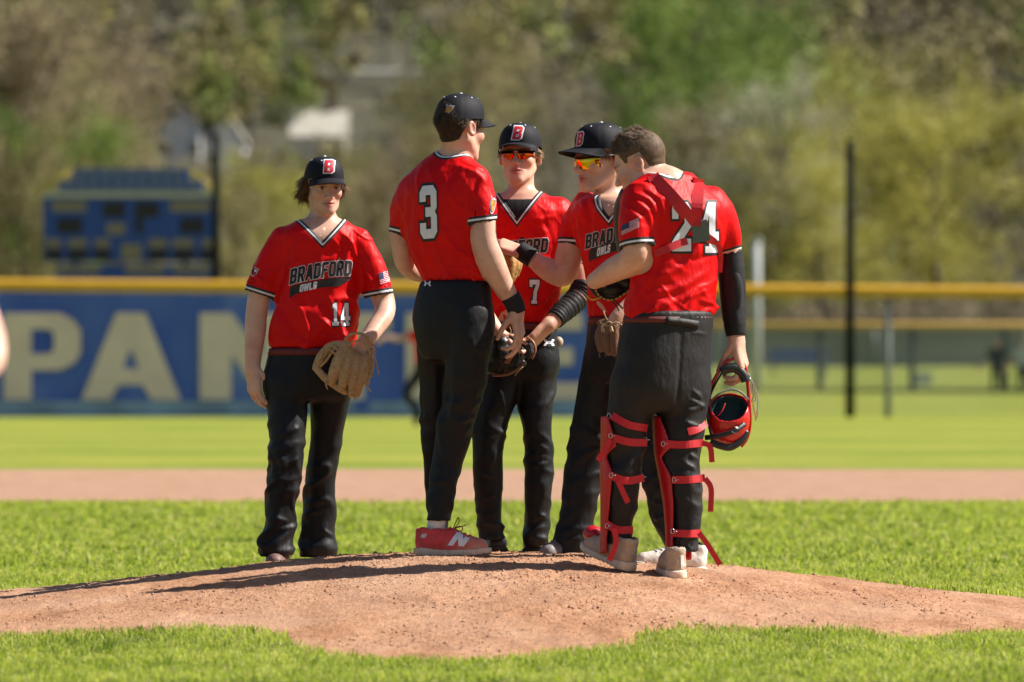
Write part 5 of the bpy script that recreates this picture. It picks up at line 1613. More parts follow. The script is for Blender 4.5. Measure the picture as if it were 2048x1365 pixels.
        for cx_, cy_ in clips:
            h_ = None
            for b in bb:
                g_ = b.ray_cast(CAM, Vector(((cx_ - 1024) / FPX, 1.0, -(cy_ - HORY) / FPX)).normalized())
                if g_[0] is not None and (h_ is None or g_[0].y < h_): h_ = g_[0].y
            c = px(cx_, cy_, (h_ or 22.45) - .012)
            mb = MB().tube([c + np.array([.007 * math.cos(a), 0, .010 * math.sin(a)]) for a in np.linspace(0, 2 * math.pi, 13)[:-1]], .0016, 5, closed=True)
            mb.tube([c + np.array([.004, 0, -.008]), c + np.array([.010, 0, .0]), c + np.array([.018, -.001, .0])], .002, 5)
            p.mesh_part('strap_clip', mb, [M_METAL])
    def hs(L):
        x, y, z = L[:, 0], L[:, 1], L[:, 2]
        line = np.interp(y, [-.10, -.07, -.052, -.044, -.038, -.026, -.020, .035, .046, .12], [.090, .070, .058, .036, .014, .012, .030, .030, -.036, -.048])   # hairline: brow, temple, sideburn, over the ear, nape
        return z - line
    p.scalp(M_MIDHAIR, lambda L: np.clip(hs(L), -.02, .02), .006, 'hair')
    top = lambda L: np.clip((L[:, 2] - .045) / .045, 0, 1)
    p.strands(M_MIDHAIR, lambda L: (hs(L) > .004) * (.3 + top(L)), lambda L: .005 + .020 * top(L), lambda L: np.stack([L[:, 0] * 4, -.45 + L[:, 1] * 1.5, -.6 + 1.25 * top(L)], 1), 5200, .0010, .3, .05, name='hair_strands', lift=.005)
    return p
PL = {}
for _n, _f in (('p14', player_14), ('p3', player_3), ('p7', player_7), ('pg', player_g), ('p24', player_24)):
    if ONLY is None or _n in ONLY:
        PL[_n] = _f()
        PL[_n].flush()
# ------------------------------------------------------------------ gloves and helmet
def leather(name, col, rough=.45, var=.35):
    t = NT(name).set(rough=rough, spec=.4)
    f = t.noise(22, 5, .6); g = t.noise(75, 4, .7)
    c = t.ramp(f, [(.28, tuple(x * (1 - var) for x in col)), (.55, col), (.8, tuple(min(1, x * (1 + var * .6)) for x in col))])
    t.color(t.mix(.6, c, t.ramp(g, [(.35, tuple(x * .55 for x in col)), (.55, col)]), 'MIX'))
    t.bump(g, .35, .004)
    return t.m
M_TAN = leather('tan_leather', (.52, .33, .155)); M_LACE = leather('rawhide_lace', (.50, .36, .20), .6); M_ORL = leather('orange_tan_leather', (.56, .30, .11))
M_BRL = leather('brown_leather', (.19, .10, .062)); M_BKL = leather('black_leather', (.014, .0135, .013), .35); M_RBL = leather('red_brown_leather', (.30, .12, .065))
M_DARKIN = simple('dark_glove_lining', (.05, .025, .02), .7)
def glove(D, label, mat, fingers, k=.010, cuts=(), tubes=(), h=.0044, rel=1):
    """a ball glove: padded finger stalls grown together, lacing and straps as parts"""
    q = Person(D, label)
    m = []
    for ch in fingers:
        p_, r_ = q.pts(ch); m.append(('u', Chain(p_, r_), k))
    for x, y, dd, r3, M in cuts: m.append(('s', Ell(q.P(x, y, dd), r3, M), .006))
    P_, Q = sd_mesh(m, h, rel)
    N = vnorm(P_, Q)
    P_ = P_ + N * (.0012 * pnoise(P_ * 90) + .002 * pnoise(P_ * 35))[:, None]
    base = P_.mean(0)
    o = add('baseball_glove', np_mesh('baseball_glove', P_ - base, Q, [mat]), None, base)
    tag(o, label, 'baseball glove', 'gloves worn by the players')
    for nm, pts, r, mt, fl in tubes:
        mb = MB()
        p_ = np.array([q.P(*t) for t in pts])
        mb.tube(crom(p_, 5) - base, r, 6, flat=fl)
        add(nm, mb.mesh(nm, [mt]), o)
    return o
def gloves():
    # tan glove of number 14
    D = 23.9
    t = [('wrist_strap', [(690, 690, -.205), (694, 674, -.21), (712, 667, -.215), (732, 672, -.215), (746, 690, -.205)], .011, M_TAN, .55),
         ('wrist_strap', [(697, 692, -.225), (712, 682, -.232), (728, 686, -.232), (739, 704, -.225), (739, 712, -.222)], .004, M_LACE, 1),
         ('lace', [(745, 690, -.21), (751, 702, -.215), (750, 712, -.21), (754, 730, -.21), (757, 750, -.205)], .0032, M_LACE, 1),
         ('lace', [(742, 718, -.215), (748, 726, -.22), (744, 755, -.215)], .0032, M_LACE, 1),
         ('lace', [(726, 752, -.24), (732, 768, -.24), (742, 784, -.235)], .0036, M_LACE, 1),
         ('lace', [(730, 768, -.24), (727, 752, -.24), (724, 745, -.24)], .0036, M_LACE, 1),
         ('lace', [(652, 760, -.225), (652, 770, -.225), (655, 779, -.22)], .003, M_LACE, 1),
         ('lace', [(628, 731, -.2), (634, 722, -.21), (640, 718, -.215), (645, 705, -.22), (645, 698, -.215)], .0042, M_LACE, 1),
         ('lace', [(706, 781, -.23), (708, 795, -.23), (711, 800, -.225)], .0032, M_LACE, 1),
         ('web_bar', [(640, 734, -.205), (652, 722, -.215), (662, 708, -.22), (672, 694, -.22)], .0075, M_TAN, .7),
         ('web_bar', [(657, 752, -.215), (664, 735, -.225), (676, 712, -.23)], .006, M_TAN, .7),
         ('web_bar', [(660, 700, -.225), (672, 708, -.232), (683, 700, -.232)], .006, M_TAN, .8),
         ('web_bar', [(664, 692, -.22), (676, 700, -.23)], .005, M_LACE, 1)]
    t += [('seam', [(x0, 700, -.255), (x1, 740, -.262), (x2, 778, -.25)], .0016, M_DARKIN, 1) for x0, x1, x2 in ()]
    glove(D, 'tan leather glove on the hand of the player set apart', M_TAN,
          [[(690, 694, 13, -.2), (681, 715, 13.5, -.22), (671, 742, 13, -.225), (663, 764, 9, -.215)], [(704, 706, 10, -.21), (696, 730, 10, -.235), (688, 758, 10.5, -.235), (684, 779, 8, -.22)],
           [(717, 714, 9, -.21), (711, 738, 9, -.235), (706, 766, 9.5, -.232), (703, 789, 7, -.215)], [(731, 714, 8, -.205), (727, 738, 8.5, -.228), (721, 766, 9, -.225), (714, 791, 6.5, -.21)], [(742, 702, 7, -.19), (740, 730, 7, -.205), (732, 766, 7, -.205)], [(712, 720, 15, -.185), (700, 750, 15, -.19), (694, 775, 10, -.19)],
           [(680, 690, 9, -.195), (660, 694, 9, -.195), (642, 712, 9, -.19), (632, 736, 8, -.19)], [(632, 738, 7, -.195), (646, 752, 7.5, -.205), (664, 768, 7.5, -.205), (690, 784, 7, -.2)]], .0025,
          [(716, 697, -.235, (.040, .035, .024), ry(R(22)))], t)
    # glove of number 3, held in front of his chest
    D = 23.52
    glove(D, 'tan and orange glove held between the tall player and number 7', M_ORL,
          [[(1000, 500, 12), (1006, 530, 16), (1002, 568, 12)], [(1014, 500, 11, -.01), (1020, 530, 13, -.02), (1014, 568, 9, -.01)], [(1028, 504, 8, 0), (1031, 530, 9, -.01), (1024, 560, 7, 0)], [(1038, 510, 6, .01), (1039, 530, 6.5, .0), (1033, 552, 5, .01)]], .005, (),
          [('rim', [(1000, 494, -.03), (1018, 492, -.035), (1030, 500, -.03)], .005, M_ORANGE, 1), ('lace', [(1030, 508, -.03), (1035, 498, -.035), (1037, 490, -.03)], .003, M_ORANGE, 1)])
    # glove of number 7
    D = 23.45
    glove(D, 'black and red-brown glove hanging in front of the belt of number 7', M_BKL,
          [[(1000, 690, 22), (1002, 715, 26), (1000, 735, 18)], [(1020, 680, 16, .01), (1030, 705, 20, .01), (1025, 728, 16)], [(1052, 690, 13, .02), (1056, 705, 13, .02)], [(985, 735, 16), (1012, 745, 9), (1045, 728, 8)]], .012,
          [(1046, 706, -.05, (.022, .03, .028), None)],
          [('rim', [(986, 752, -.03), (1012, 750, -.04), (1034, 740, -.04), (1050, 724, -.03)], .0075, M_RBL, .6), ('palm_pad', [(1013, 726, -.052), (1021, 714, -.06), (1029, 704, -.055)], .018, M_RBL, .5),
           ('wrist_strap', [(1054, 674, -.02), (1066, 684, -.03), (1071, 700, -.03), (1064, 718, -.025)], .010, M_RBL, .5), ('rim', [(1034, 696, -.045), (1038, 712, -.05), (1034, 728, -.045)], .004, M_BKL, 1),
           ('rim', [(1058, 690, -.035), (1061, 706, -.04), (1054, 722, -.035)], .004, M_BKL, 1), ('lace', [(1030, 752, -.04), (1038, 742, -.045), (1046, 734, -.04)], .002, M_LACE, 1),
           ('lace', [(1005, 668, -.04), (1016, 672, -.045), (1022, 664, -.04), (1019, 654, -.04)], .002, M_LACE, 1)])
    # brown glove of the player in profile
    D = 22.97
    glove(D, 'dark brown glove resting at the waist of the player in profile', M_BRL,
          [[(1204, 652, 8), (1198, 672, 9), (1202, 698, 8)], [(1216, 650, 8, -.01), (1212, 675, 9, -.015), (1217, 704, 8, -.01)], [(1230, 652, 9, -.01), (1228, 678, 9.5, -.015), (1230, 706, 8, -.01)], [(1244, 655, 9), (1244, 680, 9), (1242, 704, 8)], [(1200, 646, 6), (1225, 642, 7), (1246, 648, 6)]], .004, (),
          [('lace', [(1200, 646, -.04), (1216, 652, -.05), (1232, 645, -.05), (1246, 652, -.045)], .0028, M_LACE, 1), ('lace', [(1202, 656, -.045), (1218, 644, -.05), (1234, 654, -.05), (1246, 642, -.045)], .0028, M_LACE, 1),
           ('lace', [(1215, 641, -.04), (1210, 632, -.045), (1207, 622, -.04)], .0026, M_LACE, 1), ('web_bar', [(1204, 652, -.045), (1206, 664, -.05)], .006, M_LACE, 1), ('web_bar', [(1222, 654, -.05), (1224, 664, -.055)], .009, M_LACE, .8),
           ('lace', [(1198, 706, -.02), (1200, 716, -.02)], .0025, M_BRL, 1), ('lace', [(1210, 710, -.02), (1212, 714, -.02)], .0025, M_BRL, 1)])
    # catcher's mitt
    D = 22.62
    rim = [(1196, 566), (1192, 580), (1200, 593), (1214, 600), (1230, 599), (1246, 590), (1262, 578), (1276, 562), (1280, 552)]
    o = glove(D, "black catcher's mitt with yellow lacing on the hand of number 24", M_BKL,
              [[(1205, 570, 13), (1222, 580, 17), (1245, 572, 18), (1268, 556, 13)], [(1186, 574, 9), (1196, 588, 8), (1215, 595, 7)]], .01, [(1234, 566, -.05, (.055, .03, .018), ry(R(22)))],
              [('lace', [(1172, 590, -.03), (1184, 600, -.035), (1200, 596, -.04)], .0035, M_GOLD, 1), ('lace', [(1222, 600, -.03), (1232, 612, -.03), (1238, 622, -.025)], .003, M_BKL, 1), ('lace', [(1228, 600, -.03), (1240, 612, -.03), (1246, 618, -.025)], .003, M_BKL, 1)])
    R_ = crom(np.array(rim, float), 6)
    L_ = np.arange(len(R_))
    base = np.array(o.location)
    for i in range(0, len(R_) - 3, 3):
        mb = MB().tube(np.array([px(x, y, D - .035) for x, y in R_[i:i + 3]]) - base, .0032, 6)
        add('lace', mb.mesh('lace', [M_GOLD]), o)
    mb = MB().tube(np.array([px(x, y - 2.5, D - .03) for x, y in R_]) - base, .006, 6); add('rim', mb.mesh('rim', [M_BKL]), o)
def helmet():
    D = 22.58
    q = Person(D, '')
    c = q.P(1458, 836); base = q.P(1458, 895)
    red = simple('glossy_red_shell', (.56, .012, .012), .22, .08, 12, coat=.4)
    teal = simple('teal_black_padding', (.018, .06, .075), .5, .5, 25)
    up = np.array([-.05, -.62, .78]); up /= np.linalg.norm(up)
    F_ = frame_to(up)
    E1, E2 = Ell(c, (.088, .092, .121)), Ell(c, (.081, .085, .114))
    def fn(P):
        d = np.maximum(E1.ev(P), -E2.ev(P))
        t = (P - c) @ up
        side = (P[:, 0] - c[0])
        return np.maximum(d, t - .045 - .25 * np.maximum(np.abs(side) - .04, 0))
    P_, Q = sd_mesh([('u', Fn(fn, E1.lo, E1.hi), 0)], .004, 1)
    o = add('catchers_helmet', np_mesh('shell', P_ - base, Q, [red]), None, base)
    tag(o, 'red hockey-style catcher helmet with wire cage hanging upside down from a hand', 'helmet')
    def fi(P):
        d = np.maximum(Ell(c, (.0805, .0845, .1135)).ev(P), -Ell(c, (.074, .078, .107)).ev(P))
        return np.maximum(d, ((P - c) @ up) - .038)
    P_, Q = sd_mesh([('u', Fn(fi, E1.lo, E1.hi), 0)], .0045, 1)
    add('padding', np_mesh('padding', P_ - base, Q, [teal]), o)
    def part(nm, pts, r, mt, flat=1.0, per=6, seg=8):
        mb = MB().tube(crom(np.array([q.P(*t) for t in pts]), per) - base, r, seg, flat=flat)
        return add(nm, mb.mesh(nm, [mt]), o)
    fr = part('face_frame', [(1418, 808, -.02), (1420, 782, -.03), (1430, 757, -.03), (1446, 732, -.02), (1462, 719, -.01), (1478, 720, .0), (1490, 736, .0), (1495, 765, -.01), (1498, 800, -.02), (1500, 845, -.02), (1494, 875, -.01), (1482, 893, .0)], .0105, red, .7)
    part('jaw_pad', [(1442, 744, -.03), (1456, 737, -.03), (1474, 738, -.025), (1488, 752, -.02), (1492, 764, -.02)], .012, M_BLACKP, 1.6)
    part('side_strap', [(1444, 746, -.035), (1432, 766, -.04), (1420, 792, -.04), (1414, 822, -.04), (1418, 852, -.05), (1424, 878, -.05)], .009, M_BLACKP, .5)
    part('rear_strap', [(1410, 876, -.075), (1440, 872, -.10), (1471, 861, -.10), (1490, 848, -.07)], .004, M_BLACKP, 2.6)
    part('lower_pad', [(1420, 884, -.07), (1440, 892, -.07), (1462, 895, -.06), (1484, 880, -.05), (1494, 862, -.04)], .007, M_BLACKP, 2.0)
    for k, ln in enumerate(([(1497, 748, .01), (1505, 765, .02), (1514, 790, .03), (1515, 815, .03), (1511, 842, .03)], [(1499, 756, -.01), (1509, 775, 0), (1511, 800, 0), (1506, 806, 0), (1510, 830, .01), (1512, 840, .02)], [(1497, 750, .02), (1508, 772, .04), (1516, 800, .05), (1514, 836, .04)], [(1505, 766, .02), (1507, 790, .02), (1503, 805, .02)], [(1466, 715, .0), (1472, 711, .0), (1481, 713, .01), (1488, 726, .01)])):
        part('cage_wire', ln, .0026, M_METAL, 1, 6, 6)
    part('rim_trim', [(1419, 806, -.03), (1435, 790, -.06), (1458, 780, -.05), (1480, 784, -.05), (1497, 800, -.03)], .004, simple('grey_rubber', (.16, .16, .16), .6))
    part('liner_tab', [(1436, 832, -.078), (1444, 822, -.075), (1450, 808, -.06)], .006, M_REDPR, .4)
    bq = q.P(1471, 861, -.115)
    mb = MB(); a = R(25)
    cs = [bq + np.array([.016 * math.cos(a + k * math.pi / 2), 0, .016 * math.sin(a + k * math.pi / 2)]) for k in range(4)]
    mb.tube(np.array(cs) - base, .0018, 6, closed=True); add('buckle', mb.mesh('buckle', [M_METAL]), o)
if ONLY is None or 'gear' in ONLY: gloves(); helmet()

# ------------------------------------------------------------------ outfield fence, scoreboard, poles
FY = 101.0
def fx(x, d=FY): return (x - 1024) * d / FPX
def fz(y, d=FY): return CAMH - (y - HORY) * d / FPX
M_YEL = simple('yellow_guard', (.60, .33, .02), .5, .1, 3); M_GALV = simple('galvanised', (.24, .26, .27), .5, .15, 20, metal=.2)
M_BLKPOLE = simple('black_pole_paint', (.008, .009, .008), .85, spec=.08)
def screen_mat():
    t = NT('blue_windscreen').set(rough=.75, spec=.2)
    a = t.ramp(t.noise(.55, 4), [(.3, (.055, .105, .50)), (.55, (.09, .155, .56)), (.75, (.20, .28, .62))])  # pale haze patches painted into the blue
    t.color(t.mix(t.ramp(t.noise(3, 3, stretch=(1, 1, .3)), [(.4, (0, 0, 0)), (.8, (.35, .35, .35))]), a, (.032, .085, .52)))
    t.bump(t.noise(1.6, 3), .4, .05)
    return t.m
def fence():
    root = bpy.data.objects.new('outfield_fence', None); COL.objects.link(root); root.location = (0, FY, 0)
    tag(root, 'outfield fence with a yellow top guard and blue lettered windscreen', 'fence')
    top = lambda X: 2.275 - .0072 * max(-12, min(12, X))
    xs = np.linspace(-38, 38, 120)
    mb = MB().tube(np.array([(x, 0, top(x)) for x in xs]), .108, 12); add('top_guard', mb.mesh('top_guard', [M_YEL]), root)
    xe = fx(1420)
    # windscreen as a slightly rippled sheet
    X = np.linspace(-37.8, xe, 260); Z = np.linspace(.06, 1, 14)
    V, F = [], []
    for z in Z:
        for x in X: V.append((x, -.06 + .02 * math.sin(x * 3.1 + z * 2) + .012 * math.sin(x * 7.7), z * (top(x) - .12)))
    n = len(X); F = [(j * n + i, j * n + i + 1, (j + 1) * n + i + 1, (j + 1) * n + i) for j in range(len(Z) - 1) for i in range(n - 1)]
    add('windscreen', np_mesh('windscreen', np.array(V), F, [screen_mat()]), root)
    skirt = simple('pale_blue_skirt', (.24, .34, .52), .8, .3, 1.5)
    V = []
    for z in (.0, .28):
        for x in X: V.append((x, -.095 + .015 * math.sin(x * 4), z))
    add('windscreen_skirt', np_mesh('windscreen_skirt', np.array(V), [(i, i + 1, n + i + 1, n + i) for i in range(n - 1)], [skirt]), root)
    gold = simple('tan_lettering', (.70, .56, .56), .8, .10, 2)
    for ch, x0, x1 in (('P', 8, 158), ('a', 163, 362), ('N', 400, 590), ('T', 612, 782), ('H', 812, 990), ('E', 1020, 1165), ('R', 1195, 1365)):
        g, w = text_loops(ch, 0, 0)
        for loops in g:
            W, Fc = fill_loops(loops, (.3, .3))
            a, b = fx(x0), fx(x1); z0, z1 = fz(800), fz(626)
            Vv = np.stack([a + W[:, 0] / w * (b - a), np.full(len(W), -.108), z0 + W[:, 1] * (z1 - z0)], 1)
            add('letter', np_mesh('letter', Vv, Fc, [gold], False), root)
    for i, x in enumerate([-34, -28.3, -22.7, -17.1, -11.5, -8.7, -5.9, -3.1, -.3, 2.5, fx(1776), 9.4, 12.2, 15, 17.8, 20.6, 26.2, 31.8, 37.4]):
        mb = MB().tube(np.array([(x, .06, -.1), (x, .06, top(x))]), .055 if x > 4 else .045, 10); add('fence_post', mb.mesh('fence_post', [M_GALV]), root)
    # woven wire of the open part
    mb = MB(); s_ = .075
    x0, x1 = xe, 20.0
    for sg in (-1, 1):
        k = x0 - 2.4
        while k < x1 + 2.4:
            a, b = (k, .03), (k + sg * 2.2, 2.23)
            pa, pb = np.array([a[0], 0, a[1]]), np.array([b[0], 0, b[1]])
            lo, hi = (0., 1.)
            for t_lim in (x0, x1):
                pass
            d = pb - pa
            ts = sorted([(x0 - pa[0]) / d[0], (x1 - pa[0]) / d[0]]); lo, hi = max(0, ts[0]), min(1, ts[1])
            if hi > lo + .01: mb.tube(np.array([pa + d * lo, pa + d * hi]) + np.array([0, .004 * sg, 0]), .0040, 3, caps=False)
            k += s_
    add('chain_link_mesh', mb.mesh('chain_link_mesh', [M_GALV], False), root)
    # tall black poles just behind the fence
    for x, ty, lab, dd in ((1700, 286, 'tall black pole rising beside the open part of the fence', -.35), (432, 272, 'tall black pole standing at the edge of the scoreboard', .5)):
        d = FY + dd
        mb = MB().tube(np.array([(0, 0, -.1), (0, 0, fz(ty, d) * .5), (0, 0, fz(ty, d))]), [.085, .08, .07], 10)
        mb.ball((0, 0, fz(ty, d)), (.07, .07, .05), 10, 6)
        tag(add('net_pole', mb.mesh('net_pole', [M_BLKPOLE]), None, (fx(x, d), d, 0)), lab, 'pole', 'black poles at the fence')
def scoreboard():
    d = 115.0
    root = bpy.data.objects.new('scoreboard', None); COL.objects.link(root); root.location = (fx(260, d), d, 0)
    tag(root, 'blue scoreboard with dark digit windows standing behind the outfield fence', 'scoreboard')
    blue = simple('scoreboard_blue', (.012, .055, .30), .45, .12, 3); tan = simple('scoreboard_lettering', (.20, .17, .13), .7, .3, 12); dark = simple('digit_black', (.006, .006, .008), .3); gry = simple('scoreboard_trim', (.42, .42, .36), .6)
    hdr = simple('header_blue', (.025, .085, .36), .6, .25, 8); yel = simple('scoreboard_yellow', (.40, .30, .03), .6)
    X = lambda x: fx(x, d) - root.location.x
    def box(nm, x0, x1, y0, y1, yf, th, m):
        mb = MB().box(((X(x0) + X(x1)) / 2, yf, (fz(y0, d) + fz(y1, d)) / 2), (X(x1) - X(x0), th, fz(y0, d) - fz(y1, d))); return add(nm, mb.mesh(nm, [m], False), root)
    box('cabinet', 86, 430, 396, 524, .15, .3, blue)
    box('trim_strip', 84, 432, 384, 395, .15, .34, gry)
    box('header_panel', 118, 404, 362, 383, .12, .2, hdr); box('header_panel', 146, 376, 338, 361, .12, .2, hdr)
    box('sponsor_panel', 110, 425, 530, 575, .12, .2, blue)
    for x0, x1 in ((110, 200), (250, 330), (345, 420)): box('panel_lettering', x0, x1, 534, 548, .016, .006, tan)
    for x0, x1, y0, y1 in ((104, 172, 402, 424), (340, 420, 402, 424), (213, 250, 447, 470), (243, 283, 488, 520), (90, 122, 478, 496), (136, 174, 478, 496), (190, 220, 478, 496), (297, 334, 478, 496), (345, 387, 478, 496), (404, 428, 478, 496)):
        box('panel_lettering', x0, x1, y0, y1, -.004, .006, tan)
    for x0, x1, y0, y1 in ((206, 250, 404, 436), (270, 318, 404, 436), (270, 286, 436, 468), (114, 164, 436, 468), (360, 408, 436, 468), (90, 124, 498, 521), (136, 176, 498, 521), (186, 222, 498, 521), (296, 336, 498, 521), (346, 390, 498, 521), (400, 428, 498, 521)):
        box('digit_window', x0, x1, y0, y1, -.006, .01, dark)
    for k in range(9): box('header_lettering', 155 + k * 24, 171 + k * 24, 344, 357, .012, .006, simple('header_letter', (.16, .19, .27), .7))
    for k in range(11): box('header_lettering', 128 + k * 25, 144 + k * 25, 366, 379, .012, .006, MATS['header_letter'])
    for x0, x1, xa in ((70, 118, 1), (404, 440, -1)):
        mb = MB().tube(np.array([(X(x0 if xa > 0 else x1), .15, fz(386, d)), (X(x1 + 28 if xa > 0 else x0 - 28), .15, fz(340, d))]), .035, 6); add('brace', mb.mesh('brace', [yel]), root)
    for x in (150, 368):
        mb = MB().box((X(x), .32, fz(524, d) / 2), (.14, .14, fz(524, d))); add('support_post', mb.mesh('support_post', [M_GALV], False), root)
def beyond():
    """things past the fence on the far diamond"""
    d = 140.0
    mb = MB().tube(np.array([(0, 0, 0), (0, 0, 2.0), (0, 0, fz(487, d))]), [.125, .12, .115], 12); mb.box((0, 0, fz(487, d)), (.27, .27, .06))
    tag(add('light_post', mb.mesh('light_post', [simple('pale_concrete', (.38, .40, .41), .7)]), None, (fx(1512, d), d, .1)), 'pale grey post behind the fence near the helmet', 'post')
    d = 225.0
    root = bpy.data.objects.new('far_fence', None); COL.objects.link(root); root.location = (fx(1750, d), d, .7)
    tag(root, 'long grey windscreen fence across the far side of the second diamond', 'fence')
    w = 60.0
    mb = MB().box((0, .05, (fz(660, d) - .7) / 2), (w, .03, fz(660, d) - .7)); add('windscreen', mb.mesh('windscreen', [simple('grey_windscreen', (.21, .205, .175), .8, .25, .4)], False), root)
    for k in range(11):
        mb = MB().tube(np.array([(-w / 2 + k * w / 10, -.1, 0), (-w / 2 + k * w / 10, -.1, 1.55)]), .05, 6); add('fence_post', mb.mesh('fence_post', [M_GALV]), root)
    d = 150.0
    r4 = bpy.data.objects.new('middle_fence', None); COL.objects.link(r4); r4.location = (fx(1750, d), d, .12)
    tag(r4, 'second chain-link fence with a dull yellow top guard and dark posts beyond the outfield fence', 'fence')
    zt = fz(652, d) - .12; wd = 34.0; dk = simple('dark_green_post', (.035, .045, .03), .7)
    add('top_guard', MB().tube(np.array([(-wd / 2, 0, zt), (0, 0, zt), (wd / 2, 0, zt)]), .10, 8).mesh('top_guard', [simple('dull_yellow_guard', (.50, .31, .06), .6)]), r4)
    add('bottom_rail', MB().box((0, 0, .06), (wd, .08, .12)).mesh('bottom_rail', [dk], False), r4)
    for k in range(14):
        x = fx(1640, d) - r4.location.x + (k - 6) * 2.44
        add('fence_post', MB().tube(np.array([(x, .06, 0), (x, .06, zt)]), .085, 8).mesh('fence_post', [dk]), r4)
    mb = MB(); k = -6.5
    while k < 6.5:
        for sg in (-1, 1): mb.tube(np.array([(k, .02 * sg, .12), (k + sg * (zt - .2), .02 * sg, zt - .08)]), .0055, 3, caps=False)
        k += .11
    add('chain_link_mesh', mb.mesh('chain_link_mesh', [M_GALV], False), r4)
    d = 190.0
    r2 = bpy.data.objects.new('team_bench', None); COL.objects.link(r2); r2.location = (fx(1598, d), d, .45)
    tag(r2, 'blue bench standing on the grass beyond the fence', 'bench')
    bl = simple('bench_blue', (.03, .07, .27), .5)
    add('backrest', MB().box((0, .2, .72), (1.95, .05, .36)).mesh('backrest', [bl], False), r2); add('seat', MB().box((0, 0, .42), (1.95, .38, .05)).mesh('seat', [bl], False), r2)
    for sx in (-.85, .85):
        add('leg', MB().box((sx, 0, .2), (.06, .34, .4)).mesh('leg', [M_BLKPOLE], False), r2)
    d = 170.0
    r3 = bpy.data.objects.new('storage_box', None); COL.objects.link(r3); r3.location = (fx(1842, d), d, .22)
    tag(r3, 'small white box lying on the grass beyond the fence', 'box')
    wb = simple('white_box_plastic', (.55, .54, .48), .6)
    add('body', MB().box((0, 0, .18), (.62, .4, .36)).mesh('body', [wb], False), r3); add('lid', MB().box((0, 0, .385), (.66, .44, .05)).mesh('lid', [wb], False), r3)
    V, F = grid(np.linspace(3, 15, 30), np.array([149.0, 150.0, 151.5]), lambda x, y: hills(y) + .03 + 0 * x)
    tag(add('rail_strip', np_mesh('rail_strip', V, F, [simple('dark_strip', (.055, .075, .03), .9)])), 'dark strip along the bottom rail line of the second fence', None, None, 'structure')  # flat strip standing in for the dark bottom rail line, no path there
def bystander(D, label, x, yf, hpx, shirt, trousers, pose=0, capm=None, flip=1, h=.012):
    """a person far out of focus: same construction, coarser"""
    p = Person(D, label, 3 + int(x) % 7, None)
    u = hpx / 180.0                                             # photo pixels per centimetre of height
    Y = lambda c: yf - c * u
    X = lambda c: x + c * u * flip
    p.base = px(x, yf, D)
    p.head(x, Y(167), 0, (0 if pose != 1 else 60), 5, 0, 1.0, 1.0, neck=(x, Y(150), .01), neck_r=.056)
    p.torso([(Y(156), x, 8 * u), (Y(150), x, 15 * u), (Y(143), x, 20 * u), (Y(130), x, 20 * u), (Y(110), x, 18 * u), (Y(96), x, 18 * u)], 0, .6, 0, h=h, amp=.004, mat=shirt)
    if pose == 2:
        L1 = [(X(-18), Y(143), 7 * u), (X(-30), Y(125), 8 * u, -.1), (X(-36), Y(116), 7 * u, -.14)]; L2 = [(X(-18), Y(142), 6 * u), (X(-34), Y(118), 5 * u, -.12), (X(-42), Y(104), 5 * u, -.2), (X(-50), Y(112), 4 * u, -.32), (X(-56), Y(124), 3.2 * u, -.42)]
    elif pose == 4:
        L1 = [(X(-18), Y(143), 7 * u), (X(-26), Y(138), 6 * u), (X(-34), Y(136), 5.5 * u)]; L2 = [(X(-18), Y(142), 6 * u), (X(-40), Y(135), 4.8 * u), (X(-48), Y(136), 4.2 * u), (X(-60), Y(137), 3.4 * u), (X(-66), Y(137), 3 * u)]
    elif pose == 3:
        L1 = [(X(-17), Y(143), 6.5 * u), (X(-22), Y(128), 6.5 * u), (X(-28), Y(113), 6 * u)]; L2 = [(X(-17), Y(142), 5.5 * u), (X(-27), Y(116), 4.8 * u), (X(-31), Y(104), 4.7 * u), (X(-29), Y(98), 4.5 * u, -.06), (X(-17), Y(101), 3.6 * u, -.2), (X(-8), Y(104), 3 * u, -.26)]
    else:
        L1 = [(X(-18), Y(143), 7 * u), (X(-25), Y(128), 8 * u), (X(-28), Y(118), 7 * u)]; L2 = [(X(-18), Y(142), 6 * u), (X(-27), Y(118), 5 * u), (X(-31), Y(106), 4.6 * u), (X(-40), Y(99), 4 * u, -.1), (X(-50), Y(96), 3.2 * u, -.15)]
    p.arm(L1, L2, hand_prims(p.P(*[L2[-1][0], L2[-1][1], (L2[-1] + (0,))[3]]), (-flip * .5, -.2, -.3), (0, .8, .2), 1, .4))
    p.arm([(X(18), Y(143), 7 * u), (X(24), Y(128), 8 * u), (X(27), Y(118), 7 * u)], [(X(18), Y(142), 6 * u), (X(26), Y(115), 5 * u), (X(28), Y(104), 4.5 * u), (X(27), Y(88), 3.6 * u), (X(26), Y(80), 3.2 * u)], hand_prims(p.P(X(26), Y(80)), (0, -.1, -1), (-flip, 0, 0), 1, .4))
    p.finish_body(.007 if D < 60 else .011); p.finish_jersey()
    p.pants([(Y(98), x, 17 * u), (Y(90), x, 18 * u), (Y(80), x, 18 * u)], 0, .65, [[(X(-9), Y(84), 9.5 * u), (X(-12 - (18 if pose == 4 else 0)), Y(50), 7 * u, -.04), (X(-14), Y(25), 6.5 * u), (X(-15), Y(6), 6 * u)], [(X(9), Y(84), 9.5 * u), (X(11), Y(50), 7 * u), (X(13), Y(25), 6.5 * u), (X(14), Y(6), 6 * u)]], mat=trousers, h=h, amp=.005)
    for sx in (-15, 14):
        mb = MB().ball(p.P(X(sx), Y(4), -.05), (.05, .14, .05), 10, 8); p.mesh_part('shoe', mb, [M_SH_BLACK])
    if capm: p.cap(0, 1.0, mat=capm)
    return p.flush()
